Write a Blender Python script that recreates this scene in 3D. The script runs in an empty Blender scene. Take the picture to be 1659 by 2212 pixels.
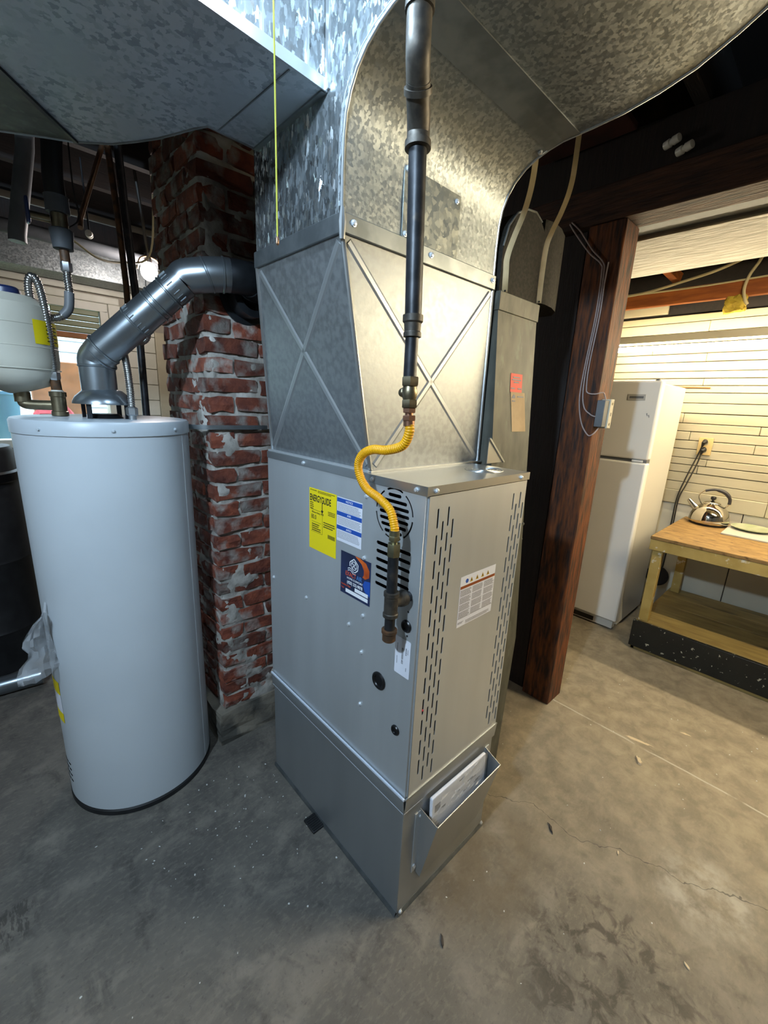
import bpy, bmesh, math, random
from mathutils import Vector, Matrix, noise
from math import sin, cos, pi, radians
random.seed(11)
S = bpy.context.scene
COL = S.collection
# ------------------------------------------------------------------ camera
cam_d = bpy.data.cameras.new('camera'); cam_o = bpy.data.objects.new('camera', cam_d); COL.objects.link(cam_o)
cam_o.location = (-0.7037, -0.6062, 1.4975)
cam_o.rotation_euler = (radians(75.613), radians(-2.5546), radians(-42.8545))
cam_d.sensor_fit = 'HORIZONTAL'; cam_d.sensor_width = 36.0
cam_d.lens = 909.16 / 1659 * 36.0
cam_d.clip_start = 0.01
S.camera = cam_o
# ------------------------------------------------------------------ world, exposure
W = bpy.data.worlds.new('world'); S.world = W; W.use_nodes = True
bg = W.node_tree.nodes['Background']; bg.inputs['Color'].default_value = (0.72, 0.86, 1.0, 1); bg.inputs['Strength'].default_value = 9.0
S.view_settings.view_transform = 'Standard'; S.view_settings.look = 'None'
S.view_settings.gamma = 1.0; S.view_settings.use_curve_mapping = False
S.view_settings.exposure = 0.0
COOL = (0.60, 0.80, 1.0); WARM = (1.0, 0.84, 0.56)
SOFFIT_FILL_POWER = 270.0
LED_POWER, TUBE_POWER, BACK_POWER, REAR_FILL_POWER = 760.0, 140.0, 210.0, 1850.0   # emission strengths of the lamps built below

# ------------------------------------------------------------------ materials
def lin(c):
    c /= 255.0
    return c / 12.92 if c <= 0.04045 else ((c + 0.055) / 1.055) ** 2.4
def hx(s): return tuple(lin(int(s[i:i + 2], 16)) for i in (0, 2, 4)) + (1.0,)
MATS = {}
def mat(name, c1, c2=None, scale=6.0, detail=4.0, lo=.4, hi=.6, rough=.5, rough2=None, metal=0.0, bump=0.0, bscale=None,
        stretch=(1, 1, 1), dist=0.0, c3=None, s3=2.0, lo3=.5, hi3=.62, spec=.5, vor=False, bdist=.01, alpha=1.0, trans=0.0, rnd=None):
    m = bpy.data.materials.new(name); m.use_nodes = True
    nt = m.node_tree; N = nt.nodes; L = nt.links; b = N['Principled BSDF']
    b.inputs['Roughness'].default_value = rough; b.inputs['Metallic'].default_value = metal
    b.inputs['Specular IOR Level'].default_value = spec
    b.inputs['Base Color'].default_value = hx(c1)
    b.inputs['Transmission Weight'].default_value = trans
    b.inputs['Alpha'].default_value = alpha
    if c2 or bump or c3:
        tc = N.new('ShaderNodeTexCoord'); mp = N.new('ShaderNodeMapping'); mp.inputs['Scale'].default_value = stretch
        L.new(tc.outputs['Object'], mp.inputs['Vector'])
        vec = mp.outputs['Vector']
        if rnd is not None:
            oi = N.new('ShaderNodeObjectInfo'); ad = N.new('ShaderNodeVectorMath'); ad.operation = 'ADD'
            mu = N.new('ShaderNodeMath'); mu.operation = 'MULTIPLY'; mu.inputs[1].default_value = 37.0
            L.new(oi.outputs['Random'], mu.inputs[0]); L.new(mp.outputs['Vector'], ad.inputs[0]); L.new(mu.outputs[0], ad.inputs[1])
            vec = ad.outputs[0]
    col = None
    if c2:
        if vor:
            t = N.new('ShaderNodeTexVoronoi'); t.inputs['Scale'].default_value = scale
            dn = N.new('ShaderNodeTexNoise'); dn.inputs['Scale'].default_value = scale * .6
            mx = N.new('ShaderNodeMixRGB'); mx.inputs[0].default_value = .045 * dist
            L.new(vec, dn.inputs['Vector']); L.new(vec, mx.inputs[1]); L.new(dn.outputs['Color'], mx.inputs[2]); L.new(mx.outputs[0], t.inputs['Vector'])
            fac = t.outputs['Color']
        else:
            t = N.new('ShaderNodeTexNoise'); t.inputs['Scale'].default_value = scale; t.inputs['Detail'].default_value = detail
            t.inputs['Distortion'].default_value = dist; L.new(vec, t.inputs['Vector']); fac = t.outputs['Fac']
        r = N.new('ShaderNodeValToRGB'); r.color_ramp.elements[0].position = lo; r.color_ramp.elements[1].position = hi
        r.color_ramp.elements[0].color = hx(c1); r.color_ramp.elements[1].color = hx(c2)
        L.new(fac, r.inputs['Fac']); col = r.outputs['Color']
        if rough2 is not None:
            mr = N.new('ShaderNodeMapRange'); mr.inputs['From Min'].default_value = lo; mr.inputs['From Max'].default_value = hi
            mr.inputs['To Min'].default_value = rough; mr.inputs['To Max'].default_value = rough2
            L.new(fac, mr.inputs['Value']); L.new(mr.outputs[0], b.inputs['Roughness'])
    if c3:
        t3 = N.new('ShaderNodeTexNoise'); t3.inputs['Scale'].default_value = s3; t3.inputs['Detail'].default_value = 5; L.new(vec, t3.inputs['Vector'])
        r3 = N.new('ShaderNodeValToRGB'); r3.color_ramp.elements[0].position = lo3; r3.color_ramp.elements[1].position = hi3
        r3.color_ramp.elements[0].color = (0, 0, 0, 1); r3.color_ramp.elements[1].color = (1, 1, 1, 1)
        L.new(t3.outputs['Fac'], r3.inputs['Fac'])
        mx3 = N.new('ShaderNodeMixRGB'); L.new(r3.outputs['Color'], mx3.inputs[0])
        if col: L.new(col, mx3.inputs[1])
        else: mx3.inputs[1].default_value = hx(c1)
        mx3.inputs[2].default_value = hx(c3); col = mx3.outputs[0]
    if rnd:
        oi2 = N.new('ShaderNodeObjectInfo'); hs = N.new('ShaderNodeHueSaturation')
        mr2 = N.new('ShaderNodeMapRange'); mr2.inputs['To Min'].default_value = 1 - rnd; mr2.inputs['To Max'].default_value = 1 + rnd
        L.new(oi2.outputs['Random'], mr2.inputs['Value']); L.new(mr2.outputs[0], hs.inputs['Value'])
        if col: L.new(col, hs.inputs['Color'])
        else: hs.inputs['Color'].default_value = hx(c1)
        col = hs.outputs['Color']
    if col: L.new(col, b.inputs['Base Color'])
    if bump:
        bt = N.new('ShaderNodeTexNoise'); bt.inputs['Scale'].default_value = bscale or scale; bt.inputs['Detail'].default_value = 4
        bt.inputs['Distortion'].default_value = dist
        L.new(vec, bt.inputs['Vector'])
        bp = N.new('ShaderNodeBump'); bp.inputs['Strength'].default_value = bump; bp.inputs['Distance'].default_value = bdist
        L.new(bt.outputs['Fac'], bp.inputs['Height']); L.new(bp.outputs['Normal'], b.inputs['Normal'])
    MATS[name] = m
    return m
def flaked(name, c1, c2, scale, facet, rough, metal, stretch=(1, 1, 1), lo=.2, hi=.8, warp=.35, c3=None, s3=9.0, lo3=.5, hi3=.62):
    # zinc spangle: irregular crystal flakes, each a little lighter or darker and tilted its own way
    m = bpy.data.materials.new(name); m.use_nodes = True; nt = m.node_tree; N = nt.nodes; L = nt.links; b = N['Principled BSDF']
    tc = N.new('ShaderNodeTexCoord'); mp = N.new('ShaderNodeMapping'); mp.inputs['Scale'].default_value = stretch; mp.inputs['Rotation'].default_value = (.4, .3, .5)
    L.new(tc.outputs['Object'], mp.inputs['Vector'])
    n = N.new('ShaderNodeTexNoise'); n.inputs['Scale'].default_value = scale * 1.3; n.inputs['Detail'].default_value = 2; L.new(mp.outputs[0], n.inputs['Vector'])
    sc = N.new('ShaderNodeVectorMath'); sc.operation = 'MULTIPLY_ADD'; sc.inputs[1].default_value = (warp * 3 / scale,) * 3; L.new(n.outputs['Color'], sc.inputs[0]); L.new(mp.outputs[0], sc.inputs[2])
    v = N.new('ShaderNodeTexVoronoi'); v.inputs['Scale'].default_value = scale; L.new(sc.outputs[0], v.inputs['Vector'])
    sp = N.new('ShaderNodeSeparateColor'); L.new(v.outputs['Color'], sp.inputs[0])
    r = N.new('ShaderNodeValToRGB'); r.color_ramp.elements[0].position = lo; r.color_ramp.elements[1].position = hi
    r.color_ramp.elements[0].color = hx(c1); r.color_ramp.elements[1].color = hx(c2); L.new(sp.outputs[0], r.inputs['Fac']); col = r.outputs['Color']
    if c3:
        t3 = N.new('ShaderNodeTexNoise'); t3.inputs['Scale'].default_value = s3; t3.inputs['Detail'].default_value = 3; L.new(mp.outputs[0], t3.inputs['Vector'])
        r3 = N.new('ShaderNodeValToRGB'); r3.color_ramp.elements[0].position = lo3; r3.color_ramp.elements[1].position = hi3; L.new(t3.outputs['Fac'], r3.inputs['Fac'])
        x = N.new('ShaderNodeMixRGB'); L.new(r3.outputs[0], x.inputs[0]); L.new(col, x.inputs[1]); x.inputs[2].default_value = hx(c3); col = x.outputs[0]
    L.new(col, b.inputs['Base Color'])
    b.inputs['Metallic'].default_value = metal; b.inputs['Roughness'].default_value = rough
    g = N.new('ShaderNodeNewGeometry'); a = N.new('ShaderNodeVectorMath'); a.operation = 'SUBTRACT'; a.inputs[1].default_value = (.5, .5, .5); L.new(v.outputs['Color'], a.inputs[0])
    k = N.new('ShaderNodeVectorMath'); k.operation = 'MULTIPLY_ADD'; k.inputs[1].default_value = (facet,) * 3; L.new(a.outputs[0], k.inputs[0]); L.new(g.outputs['Normal'], k.inputs[2])
    nn = N.new('ShaderNodeVectorMath'); nn.operation = 'NORMALIZE'; L.new(k.outputs[0], nn.inputs[0]); L.new(nn.outputs[0], b.inputs['Normal'])
    MATS[name] = m
def emit(name, c, s):
    m = bpy.data.materials.new(name); m.use_nodes = True; b = m.node_tree.nodes['Principled BSDF']
    b.inputs['Base Color'].default_value = (*c, 1); b.inputs['Emission Color'].default_value = (*c, 1); b.inputs['Emission Strength'].default_value = s
    MATS[name] = m; return m

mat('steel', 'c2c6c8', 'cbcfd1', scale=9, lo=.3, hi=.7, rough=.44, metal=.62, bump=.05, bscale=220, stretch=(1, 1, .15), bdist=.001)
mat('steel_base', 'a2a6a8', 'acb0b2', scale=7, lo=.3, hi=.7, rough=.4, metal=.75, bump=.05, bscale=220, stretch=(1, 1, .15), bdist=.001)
mat('steel_lip', 'b4b8ba', rough=.34, metal=.9)
mat('plenum_sheet', '8c9093', '9b9fa1', scale=60, detail=3, lo=.4, hi=.6, rough=.42, rough2=.5, metal=.82, bump=.12, bscale=90, bdist=.002)
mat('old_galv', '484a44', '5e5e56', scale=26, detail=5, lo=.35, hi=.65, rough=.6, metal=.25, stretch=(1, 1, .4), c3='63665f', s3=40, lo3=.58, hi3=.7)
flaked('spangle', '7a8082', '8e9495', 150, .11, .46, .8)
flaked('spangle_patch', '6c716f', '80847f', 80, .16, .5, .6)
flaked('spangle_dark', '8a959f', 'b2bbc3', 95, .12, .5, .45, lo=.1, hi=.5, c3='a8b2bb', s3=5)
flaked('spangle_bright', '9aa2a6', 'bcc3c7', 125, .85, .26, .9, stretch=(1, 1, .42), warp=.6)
flaked('shaded_galv', '1c1b18', '262420', 140, .08, .7, 0)  # near-black colour holds the shade on the return elbow and side run
MATS['shaded_galv'].node_tree.nodes['Principled BSDF'].inputs['Specular IOR Level'].default_value = .12
mat('screw_zinc', 'e4e9ee', rough=.28, metal=.6)
mat('lip_highlight', 'ccd5e2', rough=.35)  # near-white stands for the highlight along collar lip and fold
mat('cleat', '8b9194', '777d80', scale=14, rough=.42, metal=.85)
mat('black_iron', '26282b', '34363a', scale=30, rough=.42, metal=.55, bump=.1, bscale=80, bdist=.002, c3='4a443e', s3=26, lo3=.6, hi3=.75)
mat('rusty_iron', '4a3a2c', '6a4a30', scale=40, rough=.6, metal=.4, bump=.15, bscale=90, bdist=.002)
mat('fitting_iron', '3a3733', '4b463f', scale=60, rough=.52, metal=.5, bump=.15, bscale=120, bdist=.002)
mat('brass_dull', '756c58', '8a8068', scale=25, rough=.36, metal=.9)
mat('brass_copper', 'b98f78', 'a87d66', scale=25, rough=.3, metal=.92)
mat('brass_green', '9a9678', '84826a', scale=25, rough=.34, metal=.9)
mat('yellow_hose', 'e8a808', 'd99a06', scale=14, rough=.42)
mat('stainless_hose', '9a9894', rough=.3, metal=.95)
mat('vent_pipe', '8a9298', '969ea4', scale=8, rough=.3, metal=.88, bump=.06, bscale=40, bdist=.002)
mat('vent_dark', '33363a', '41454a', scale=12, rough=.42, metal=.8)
mat('heater_grey', 'bcc3c8', 'c0c7cc', scale=3, rough=.36, bump=.04, bscale=160, bdist=.001)
mat('heater_lid', 'b4bcc2', rough=.38)
mat('dark_rubber', '17181a', '1f2022', scale=20, rough=.5)
mat('black_plastic', '0d0d0f', rough=.35)
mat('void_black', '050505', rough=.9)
mat('brick', '55291f', '84452f', scale=22, detail=7, lo=.32, hi=.72, rough=.88, bump=.9, bscale=55, bdist=.006, c3='8d857e', s3=13, lo3=.50, hi3=.66, rnd=.4)
mat('mortar', '8b8780', 'a8a39b', scale=14, detail=6, rough=.92, bump=.7, bscale=50, bdist=.006, c3='c4c0ba', s3=11, lo3=.55, hi3=.7)
mat('stone', '6a645a', '847c6e', scale=10, detail=6, rough=.9, bump=.6, bscale=30, bdist=.008, c3='4c4a44', s3=7)
mat('dark_wood', '150c09', '1e120d', scale=8, rough=.7, bump=.35, bscale=30, stretch=(6, 6, .5), bdist=.004)
mat('dark_joist', '100b09', '18110e', scale=8, rough=.85, bump=.3, bscale=30, stretch=(.5, 6, 6), bdist=.004)
mat('post_wood', '220f05', '6e390e', scale=14, detail=6, lo=.35, hi=.68, rough=.72, bump=.7, bscale=24, stretch=(5, 5, .7), bdist=.004)
mat('beam_wood', '26150d', '4a2c1a', scale=14, detail=6, lo=.35, hi=.68, rough=.75, bump=.8, bscale=24, stretch=(5, .6, 5), bdist=.005)
mat('red_board', '3a1810', '2a110b', scale=9, rough=.7)
mat('orange_joist', 'a8602a', '8a4a20', scale=10, rough=.65, stretch=(4, .5, 4), bump=.2, bscale=20, bdist=.003)
mat('cream_paint', 'a8a088', '9f967e', scale=5, rough=.5, bump=.2, bscale=18, bdist=.003, stretch=(1, .4, 2))
mat('cream_panel', 'c9c3b0', 'bfb8a4', scale=3, rough=.55, bump=.1, bscale=30, bdist=.002)
mat('soffit', '8c8570', '6b6350', scale=14, detail=8, lo=.36, hi=.66, rough=.6, bump=1.0, bscale=22, stretch=(2.4, .5, 1), bdist=.006)
mat('blue_paint', '3c464a', '333c40', scale=6, rough=.6)
mat('fridge_white', 'f0eee8', rough=.32, bump=.05, bscale=300, bdist=.001, c2='f2f0ea', scale=3)
mat('fridge_side', 'cfccc2', rough=.35)
mat('fridge_grey', '6d6f70', rough=.45)
mat('badge', 'c8c6be', rough=.35, metal=.2)
mat('osb', '9a7a48', '7a5c30', scale=16, detail=6, lo=.32, hi=.68, rough=.6, stretch=(2.2, .7, 1), bump=.35, bscale=30, bdist=.003, c3='5a3f1e', s3=26, lo3=.58, hi3=.68)
mat('peeling_yellow', 'b39a58', 'a48a48', scale=8, detail=6, rough=.6, bump=.3, bscale=30, bdist=.003, c3='cfc9b8', s3=18, lo3=.6, hi3=.66)
mat('shelf_wood', 'a08a52', '7c6638', scale=9, detail=6, lo=.3, hi=.7, rough=.55, stretch=(2.5, .6, 1), c3='4a3820', s3=4, lo3=.58, hi3=.72)
mat('black_paint', '0e100e', '151714', scale=9, rough=.45, c3='a8a595', s3=48, lo3=.655, hi3=.67, bump=.2, bscale=30, bdist=.003)
mat('chrome', 'c9c4b8', rough=.08, metal=1.0)
mat('handle_grey', '2c2a2c', rough=.4)
mat('white_board', 'bab7ab', rough=.5)
mat('plate_green', '9aa07c', 'aeb194', scale=14, rough=.3)
mat('beige_plastic', 'c2a870', rough=.4)
mat('cable_black', '2a2824', rough=.5)
mat('cable_cream', 'cfc4a0', rough=.5)
mat('wire_pink', 'a5948f', rough=.55)
mat('strap_tan', 'cfba92', 'c2ad84', scale=20, rough=.5, metal=.2)
mat('ceramic', 'c9c6bc', rough=.3)
mat('cloth_yellow', 'c8b040', 'a8902c', scale=20, rough=.7, bump=.5, bscale=30)
mat('tank_cream', 'b9b6a8', 'c2bfb1', scale=4, rough=.4)
mat('copper_dull', '9a7a60', 'b09076', scale=20, rough=.35, metal=.85)
mat('foam_pipe', '3c3f42', '45484c', scale=12, rough=.7)
mat('grey_pipe', '5c5f62', '6a6d70', scale=10, rough=.5)
mat('blue_cap', '1d2a52', rough=.4)
mat('window_white', 'c8c6b8', 'b8b6a6', scale=5, rough=.5)
mat('grey_wall', '8d8678', '9c9586', scale=5, rough=.7, bump=.1, bscale=20)
mat('concrete_wall', '5a5650', '6a665e', scale=4, detail=6, rough=.9, bump=.4, bscale=15)
mat('olive', '6c7250', rough=.5)
mat('paper_yellow', 'f0d80a', rough=.55); mat('paper_white', 'dfe1ea', rough=.55); mat('ink', '15151a', rough=.6)
mat('ink_grey', '75757c', rough=.6); mat('ink_blue', '1f4fa8', rough=.55); mat('navy', '1c2440', '232f55', scale=7, rough=.5)
mat('ink_orange', 'd9562c', rough=.5); mat('flame', 'd8641e', '8c2c14', scale=16, lo=.38, hi=.66, rough=.5); mat('ink_sky', '4a86c8', rough=.5)
mat('ink_white', 'eceef2', rough=.5); mat('ink_brown', '8a4416', rough=.5); mat('sign_yellow', 'c8a018', rough=.5)
mat('red_tag', 'd8412c', rough=.6); mat('kraft', 'b49a74', 'a88e68', scale=20, rough=.7)
mat('led_red', 'c02030', rough=.4); mat('cord_lime', 'b9bf4a', rough=.6)
mat('leaf_tan', 'c4b294', rough=.7); mat('twig', '3a332e', rough=.8); mat('paint_chip', 'c9c9c4', rough=.7)
mat('rail_orange', '9a6030', '84501f', scale=7, rough=.6); mat('red_cloth', 'a81c28', rough=.7); mat('blue_bin', '4a86a8', rough=.5)
mat('out_white', 'c9d2d8', rough=.7); mat('grass_out', '4a6a3a', '6a8a50', scale=4, rough=.9)
def clear_mat(name, c, alpha, rough):
    m = bpy.data.materials.new(name); m.use_nodes = True; nt = m.node_tree; N = nt.nodes; L = nt.links
    b = N['Principled BSDF']; b.inputs['Base Color'].default_value = hx(c); b.inputs['Roughness'].default_value = rough
    t = N.new('ShaderNodeBsdfTransparent'); mx = N.new('ShaderNodeMixShader'); mx.inputs[0].default_value = alpha
    L.new(t.outputs[0], mx.inputs[1]); L.new(b.outputs[0], mx.inputs[2]); L.new(mx.outputs[0], N['Material Output'].inputs['Surface'])
    MATS[name] = m
clear_mat('plastic_film', 'c8ccd0', .38, .12); clear_mat('glass', 'c8d8e0', .12, .03)
emit('led_glow', COOL, LED_POWER); emit('tube_glow', WARM, TUBE_POWER); emit('soffit_fill_glow', WARM, SOFFIT_FILL_POWER); emit('back_glow', (1.0, .90, .86), BACK_POWER); emit('rear_fill_glow', (.62, .81, 1.0), REAR_FILL_POWER)

def floor_material():
    m = bpy.data.materials.new('concrete_floor'); m.use_nodes = True; nt = m.node_tree; N = nt.nodes; L = nt.links; b = N['Principled BSDF']
    tc = N.new('ShaderNodeTexCoord'); P = tc.outputs['Object']
    def nz(scale, detail=6, dist=0, st=None):
        t = N.new('ShaderNodeTexNoise'); t.inputs['Scale'].default_value = scale; t.inputs['Detail'].default_value = detail; t.inputs['Distortion'].default_value = dist; t.inputs['Roughness'].default_value = .62
        if st:
            mp = N.new('ShaderNodeMapping'); mp.inputs['Scale'].default_value = st; L.new(P, mp.inputs['Vector']); L.new(mp.outputs[0], t.inputs['Vector'])
        else: L.new(P, t.inputs['Vector'])
        return t.outputs['Fac']
    def ramp(f, lo, hi, a=(0, 0, 0, 1), c=(1, 1, 1, 1)):
        r = N.new('ShaderNodeValToRGB'); r.color_ramp.elements[0].position = lo; r.color_ramp.elements[1].position = hi
        r.color_ramp.elements[0].color = a; r.color_ramp.elements[1].color = c; L.new(f, r.inputs['Fac']); return r.outputs['Color']
    def mix(f, a, c, k=1.0, mode='MIX'):
        x = N.new('ShaderNodeMixRGB'); x.blend_type = mode
        if k != 1.0:
            mm = N.new('ShaderNodeMath'); mm.operation = 'MULTIPLY'; mm.inputs[1].default_value = k; L.new(f, mm.inputs[0]); f = mm.outputs[0]
        L.new(f, x.inputs[0])
        for i, v in ((1, a), (2, c)):
            if isinstance(v, tuple): x.inputs[i].default_value = v
            else: L.new(v, x.inputs[i])
        return x.outputs[0]
    def math_(op, a, v=None):
        x = N.new('ShaderNodeMath'); x.operation = op
        for i, q in enumerate((a, v)):
            if q is None: continue
            if isinstance(q, (int, float)): x.inputs[i].default_value = q
            else: L.new(q, x.inputs[i])
        return x.outputs[0]
    c = ramp(nz(2.6, 12, .5), .36, .66, hx('4e4b47'), hx('6d6860'))
    c = mix(ramp(nz(6, 12, .5, (1, 1.5, 1)), .50, .70), c, hx('8d857a'), .6)
    c = mix(ramp(nz(9, 12, .3, (1.7, 1, 1)), .54, .70), c, hx('3a3835'), .65)
    c = mix(ramp(nz(42, 10, .2, (1, 2.2, 1)), .50, .66), c, hx('7d766c'), .45)
    c = mix(ramp(nz(70, 8), .58, .70), c, hx('3e3b38'), .5)
    sx = N.new('ShaderNodeSeparateXYZ'); L.new(P, sx.inputs[0]); X, Y = sx.outputs[0], sx.outputs[1]
    # worn concrete plus the side room's warm light, mixed in as tan: it starts ragged near the furnace and is full beyond the joint
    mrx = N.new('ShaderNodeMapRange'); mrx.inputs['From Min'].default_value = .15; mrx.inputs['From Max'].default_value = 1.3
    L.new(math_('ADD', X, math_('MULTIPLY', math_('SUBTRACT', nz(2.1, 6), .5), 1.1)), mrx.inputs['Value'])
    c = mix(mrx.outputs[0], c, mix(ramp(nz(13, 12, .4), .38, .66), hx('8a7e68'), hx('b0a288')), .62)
    # a worn, paler construction joint along the line of the posts, and footprints of damp dirt in front of the furnace
    wob = math_('MULTIPLY', nz(3, 2), .03)
    j = math_('ABSOLUTE', math_('SUBTRACT', math_('SUBTRACT', X, wob), 1.32))
    c = mix(math_('MULTIPLY', math_('LESS_THAN', j, .0045), ramp(nz(9, 3), .36, .5)), c, hx('b4aca0'), .8)
    def spot(cx, cy, r, ex=1.0):
        dx = math_('MULTIPLY', math_('SUBTRACT', X, cx), ex); dy = math_('SUBTRACT', Y, cy)
        d = math_('SQRT', math_('ADD', math_('MULTIPLY', dx, dx), math_('MULTIPLY', dy, dy)))
        d = math_('ADD', d, math_('MULTIPLY', math_('SUBTRACT', nz(9, 5), .5), .12))
        mr = N.new('ShaderNodeMapRange'); mr.inputs['From Min'].default_value = r; mr.inputs['From Max'].default_value = r * .55; L.new(d, mr.inputs['Value']); return mr.outputs[0]
    dirt = math_('MULTIPLY', spot(.33, -.50, .30), ramp(nz(17, 5, .8), .5, .6))
    c = mix(dirt, c, hx('38342f'), .75)
    c = mix(math_('MULTIPLY', spot(-.845, .72, .085), ramp(nz(26, 3, .3, (3, 1, 1)), .48, .56)), c, hx('3a3733'), .7)
    pale = math_('MULTIPLY', spot(.80, -.62, .17), ramp(nz(12, 6), .4, .62))
    c = mix(pale, c, hx('b6b0a4'), .6)
    damp = math_('MULTIPLY', spot(.33, -.07, .22, .75), ramp(nz(5, 5), .38, .55))
    c = mix(damp, c, hx('5f5342'), .6)
    # hairline crack
    cr = math_('ABSOLUTE', math_('SUBTRACT', math_('SUBTRACT', X, math_('MULTIPLY', Y, -.42)), math_('ADD', math_('MULTIPLY', nz(2.4, 5), .35), .40)))
    c = mix(math_('LESS_THAN', cr, .0018), c, hx('3d3a36'), .7)
    L.new(c, b.inputs['Base Color'])
    b.inputs['Roughness'].default_value = .62; b.inputs['Specular IOR Level'].default_value = .35
    bp = N.new('ShaderNodeBump'); bp.inputs['Strength'].default_value = .5; bp.inputs['Distance'].default_value = .005
    L.new(nz(30, 12), bp.inputs['Height']); L.new(bp.outputs['Normal'], b.inputs['Normal'])
    MATS['floor'] = m
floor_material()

# ------------------------------------------------------------------ mesh helpers
class MB:
    def __init__(s): s.v = []; s.f = []
    def add(s, v, f):
        o = len(s.v); s.v += [tuple(p) for p in v]; s.f += [tuple(i + o for i in q) for q in f]; return s
    def box(s, x0, x1, y0, y1, z0, z1, M=None):
        v = [Vector((x, y, z)) for z in (z0, z1) for y in (y0, y1) for x in (x0, x1)]
        if M: v = [M @ p for p in v]
        return s.add(v, [(0, 2, 3, 1), (4, 5, 7, 6), (0, 1, 5, 4), (2, 6, 7, 3), (0, 4, 6, 2), (1, 3, 7, 5)])
    def beam(s, p0, p1, w, h, up=(0, 0, 1)):
        p0, p1 = Vector(p0), Vector(p1); d = (p1 - p0); l = d.length; d.normalize()
        a = d.cross(Vector(up)).normalized(); b = a.cross(d)
        v = [p0 + d * t * l + a * i * w / 2 + b * j * h / 2 for t in (0, 1) for j in (-1, 1) for i in (-1, 1)]
        return s.add(v, [(0, 1, 3, 2), (4, 6, 7, 5), (0, 4, 5, 1), (2, 3, 7, 6), (0, 2, 6, 4), (1, 5, 7, 3)])
    def tube(s, path, r, n=16, caps=True):
        P = [Vector(p) for p in path]; m = len(P); R = r if hasattr(r, '__len__') else [r] * m
        T = [(P[min(i + 1, m - 1)] - P[max(i - 1, 0)]).normalized() for i in range(m)]
        a = T[0].orthogonal().normalized(); rings = []
        for i in range(m):
            a = (a - T[i] * a.dot(T[i])).normalized(); b = T[i].cross(a)
            rings.append([P[i] + (a * cos(2 * pi * k / n) + b * sin(2 * pi * k / n)) * R[i] for k in range(n)])
        v = [p for q in rings for p in q]; f = []
        for i in range(m - 1):
            for k in range(n): f.append((i * n + k, i * n + (k + 1) % n, (i + 1) * n + (k + 1) % n, (i + 1) * n + k))
        if caps: f.append(tuple(range(n))[::-1]); f.append(tuple((m - 1) * n + k for k in range(n)))
        return s.add(v, f)
    def cyl(s, p0, p1, r, r1=None, n=20): return s.tube([p0, p1], [r, r if r1 is None else r1], n)
    def lathe(s, prof, c=(0, 0, 0), axis=(0, 0, 1), n=32, caps=True):
        c = Vector(c); ax = Vector(axis).normalized(); a = ax.orthogonal().normalized(); b = ax.cross(a)
        v = [c + ax * z + (a * cos(2 * pi * k / n) + b * sin(2 * pi * k / n)) * max(r, 1e-5) for r, z in prof for k in range(n)]
        f = [(i * n + k, i * n + (k + 1) % n, (i + 1) * n + (k + 1) % n, (i + 1) * n + k) for i in range(len(prof) - 1) for k in range(n)]
        if caps: f.append(tuple(range(n))[::-1]); f.append(tuple((len(prof) - 1) * n + k for k in range(n)))
        return s.add(v, f)
    def prism(s, poly, ax, a0, a1):
        n = len(poly)
        def p3(p, t): return {'x': (t, p[0], p[1]), 'y': (p[0], t, p[1]), 'z': (p[0], p[1], t)}[ax]
        v = [p3(p, a0) for p in poly] + [p3(p, a1) for p in poly]
        return s.add(v, [tuple(range(n))[::-1], tuple(range(n, 2 * n))] + [(i, (i + 1) % n, n + (i + 1) % n, n + i) for i in range(n)])
    def sheet(s, prof, ax, a0, a1, t=.0015):
        # a bent sheet following an open profile, thickness t on its left side
        P = [Vector(p) for p in prof]; Q = []
        for i in range(len(P)):
            d = (P[min(i + 1, len(P) - 1)] - P[max(i - 1, 0)]).normalized(); Q.append(P[i] + Vector((-d.y, d.x)) * t)
        n = len(P)
        def p3(p, u): return {'x': (u, p[0], p[1]), 'y': (p[0], u, p[1]), 'z': (p[0], p[1], u)}[ax]
        v = [p3(p, a) for a in (a0, a1) for p in P] + [p3(p, a) for a in (a0, a1) for p in Q]; f = []
        for i in range(n - 1):
            f += [(i, i + 1, n + i + 1, n + i), (2 * n + i, 3 * n + i, 3 * n + i + 1, 2 * n + i + 1), (i, 2 * n + i, 2 * n + i + 1, i + 1), (n + i, n + i + 1, 3 * n + i + 1, 3 * n + i)]
        f += [(0, n, 3 * n, 2 * n), (n - 1, 3 * n - 1, 4 * n - 1, 2 * n - 1)]
        return s.add(v, f)
    def quad(s, a, b, c, d, t=.0015):
        a, b, c, d = map(Vector, (a, b, c, d)); n = (b - a).cross(d - a).normalized() * t
        return s.add([a, b, c, d, a - n, b - n, c - n, d - n], [(0, 1, 2, 3), (7, 6, 5, 4), (0, 4, 5, 1), (1, 5, 6, 2), (2, 6, 7, 3), (3, 7, 4, 0)])
    def sphere(s, c, r, n=16, m=10, sz=1.0):
        pr = [(r * sin(pi * i / m), -r * cos(pi * i / m) * sz) for i in range(m + 1)]
        return s.lathe(pr, c, n=n, caps=False)
    def mesh(s, name, material=None, smooth=True, ang=35):
        me = bpy.data.meshes.new(name); me.from_pydata(s.v, [], s.f); me.update()
        bm = bmesh.new(); bm.from_mesh(me); bmesh.ops.remove_doubles(bm, verts=bm.verts, dist=1e-6); bmesh.ops.recalc_face_normals(bm, faces=bm.faces); bm.to_mesh(me); bm.free()
        if smooth: me.shade_smooth(); me.set_sharp_from_angle(angle=radians(ang))
        if material: me.materials.append(MATS[material])
        return me
    def build(s, name, material, parent=None, smooth=True, ang=35, bevel=0):
        return link(name, s.mesh(name, material, smooth, ang), parent, bevel)
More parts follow.
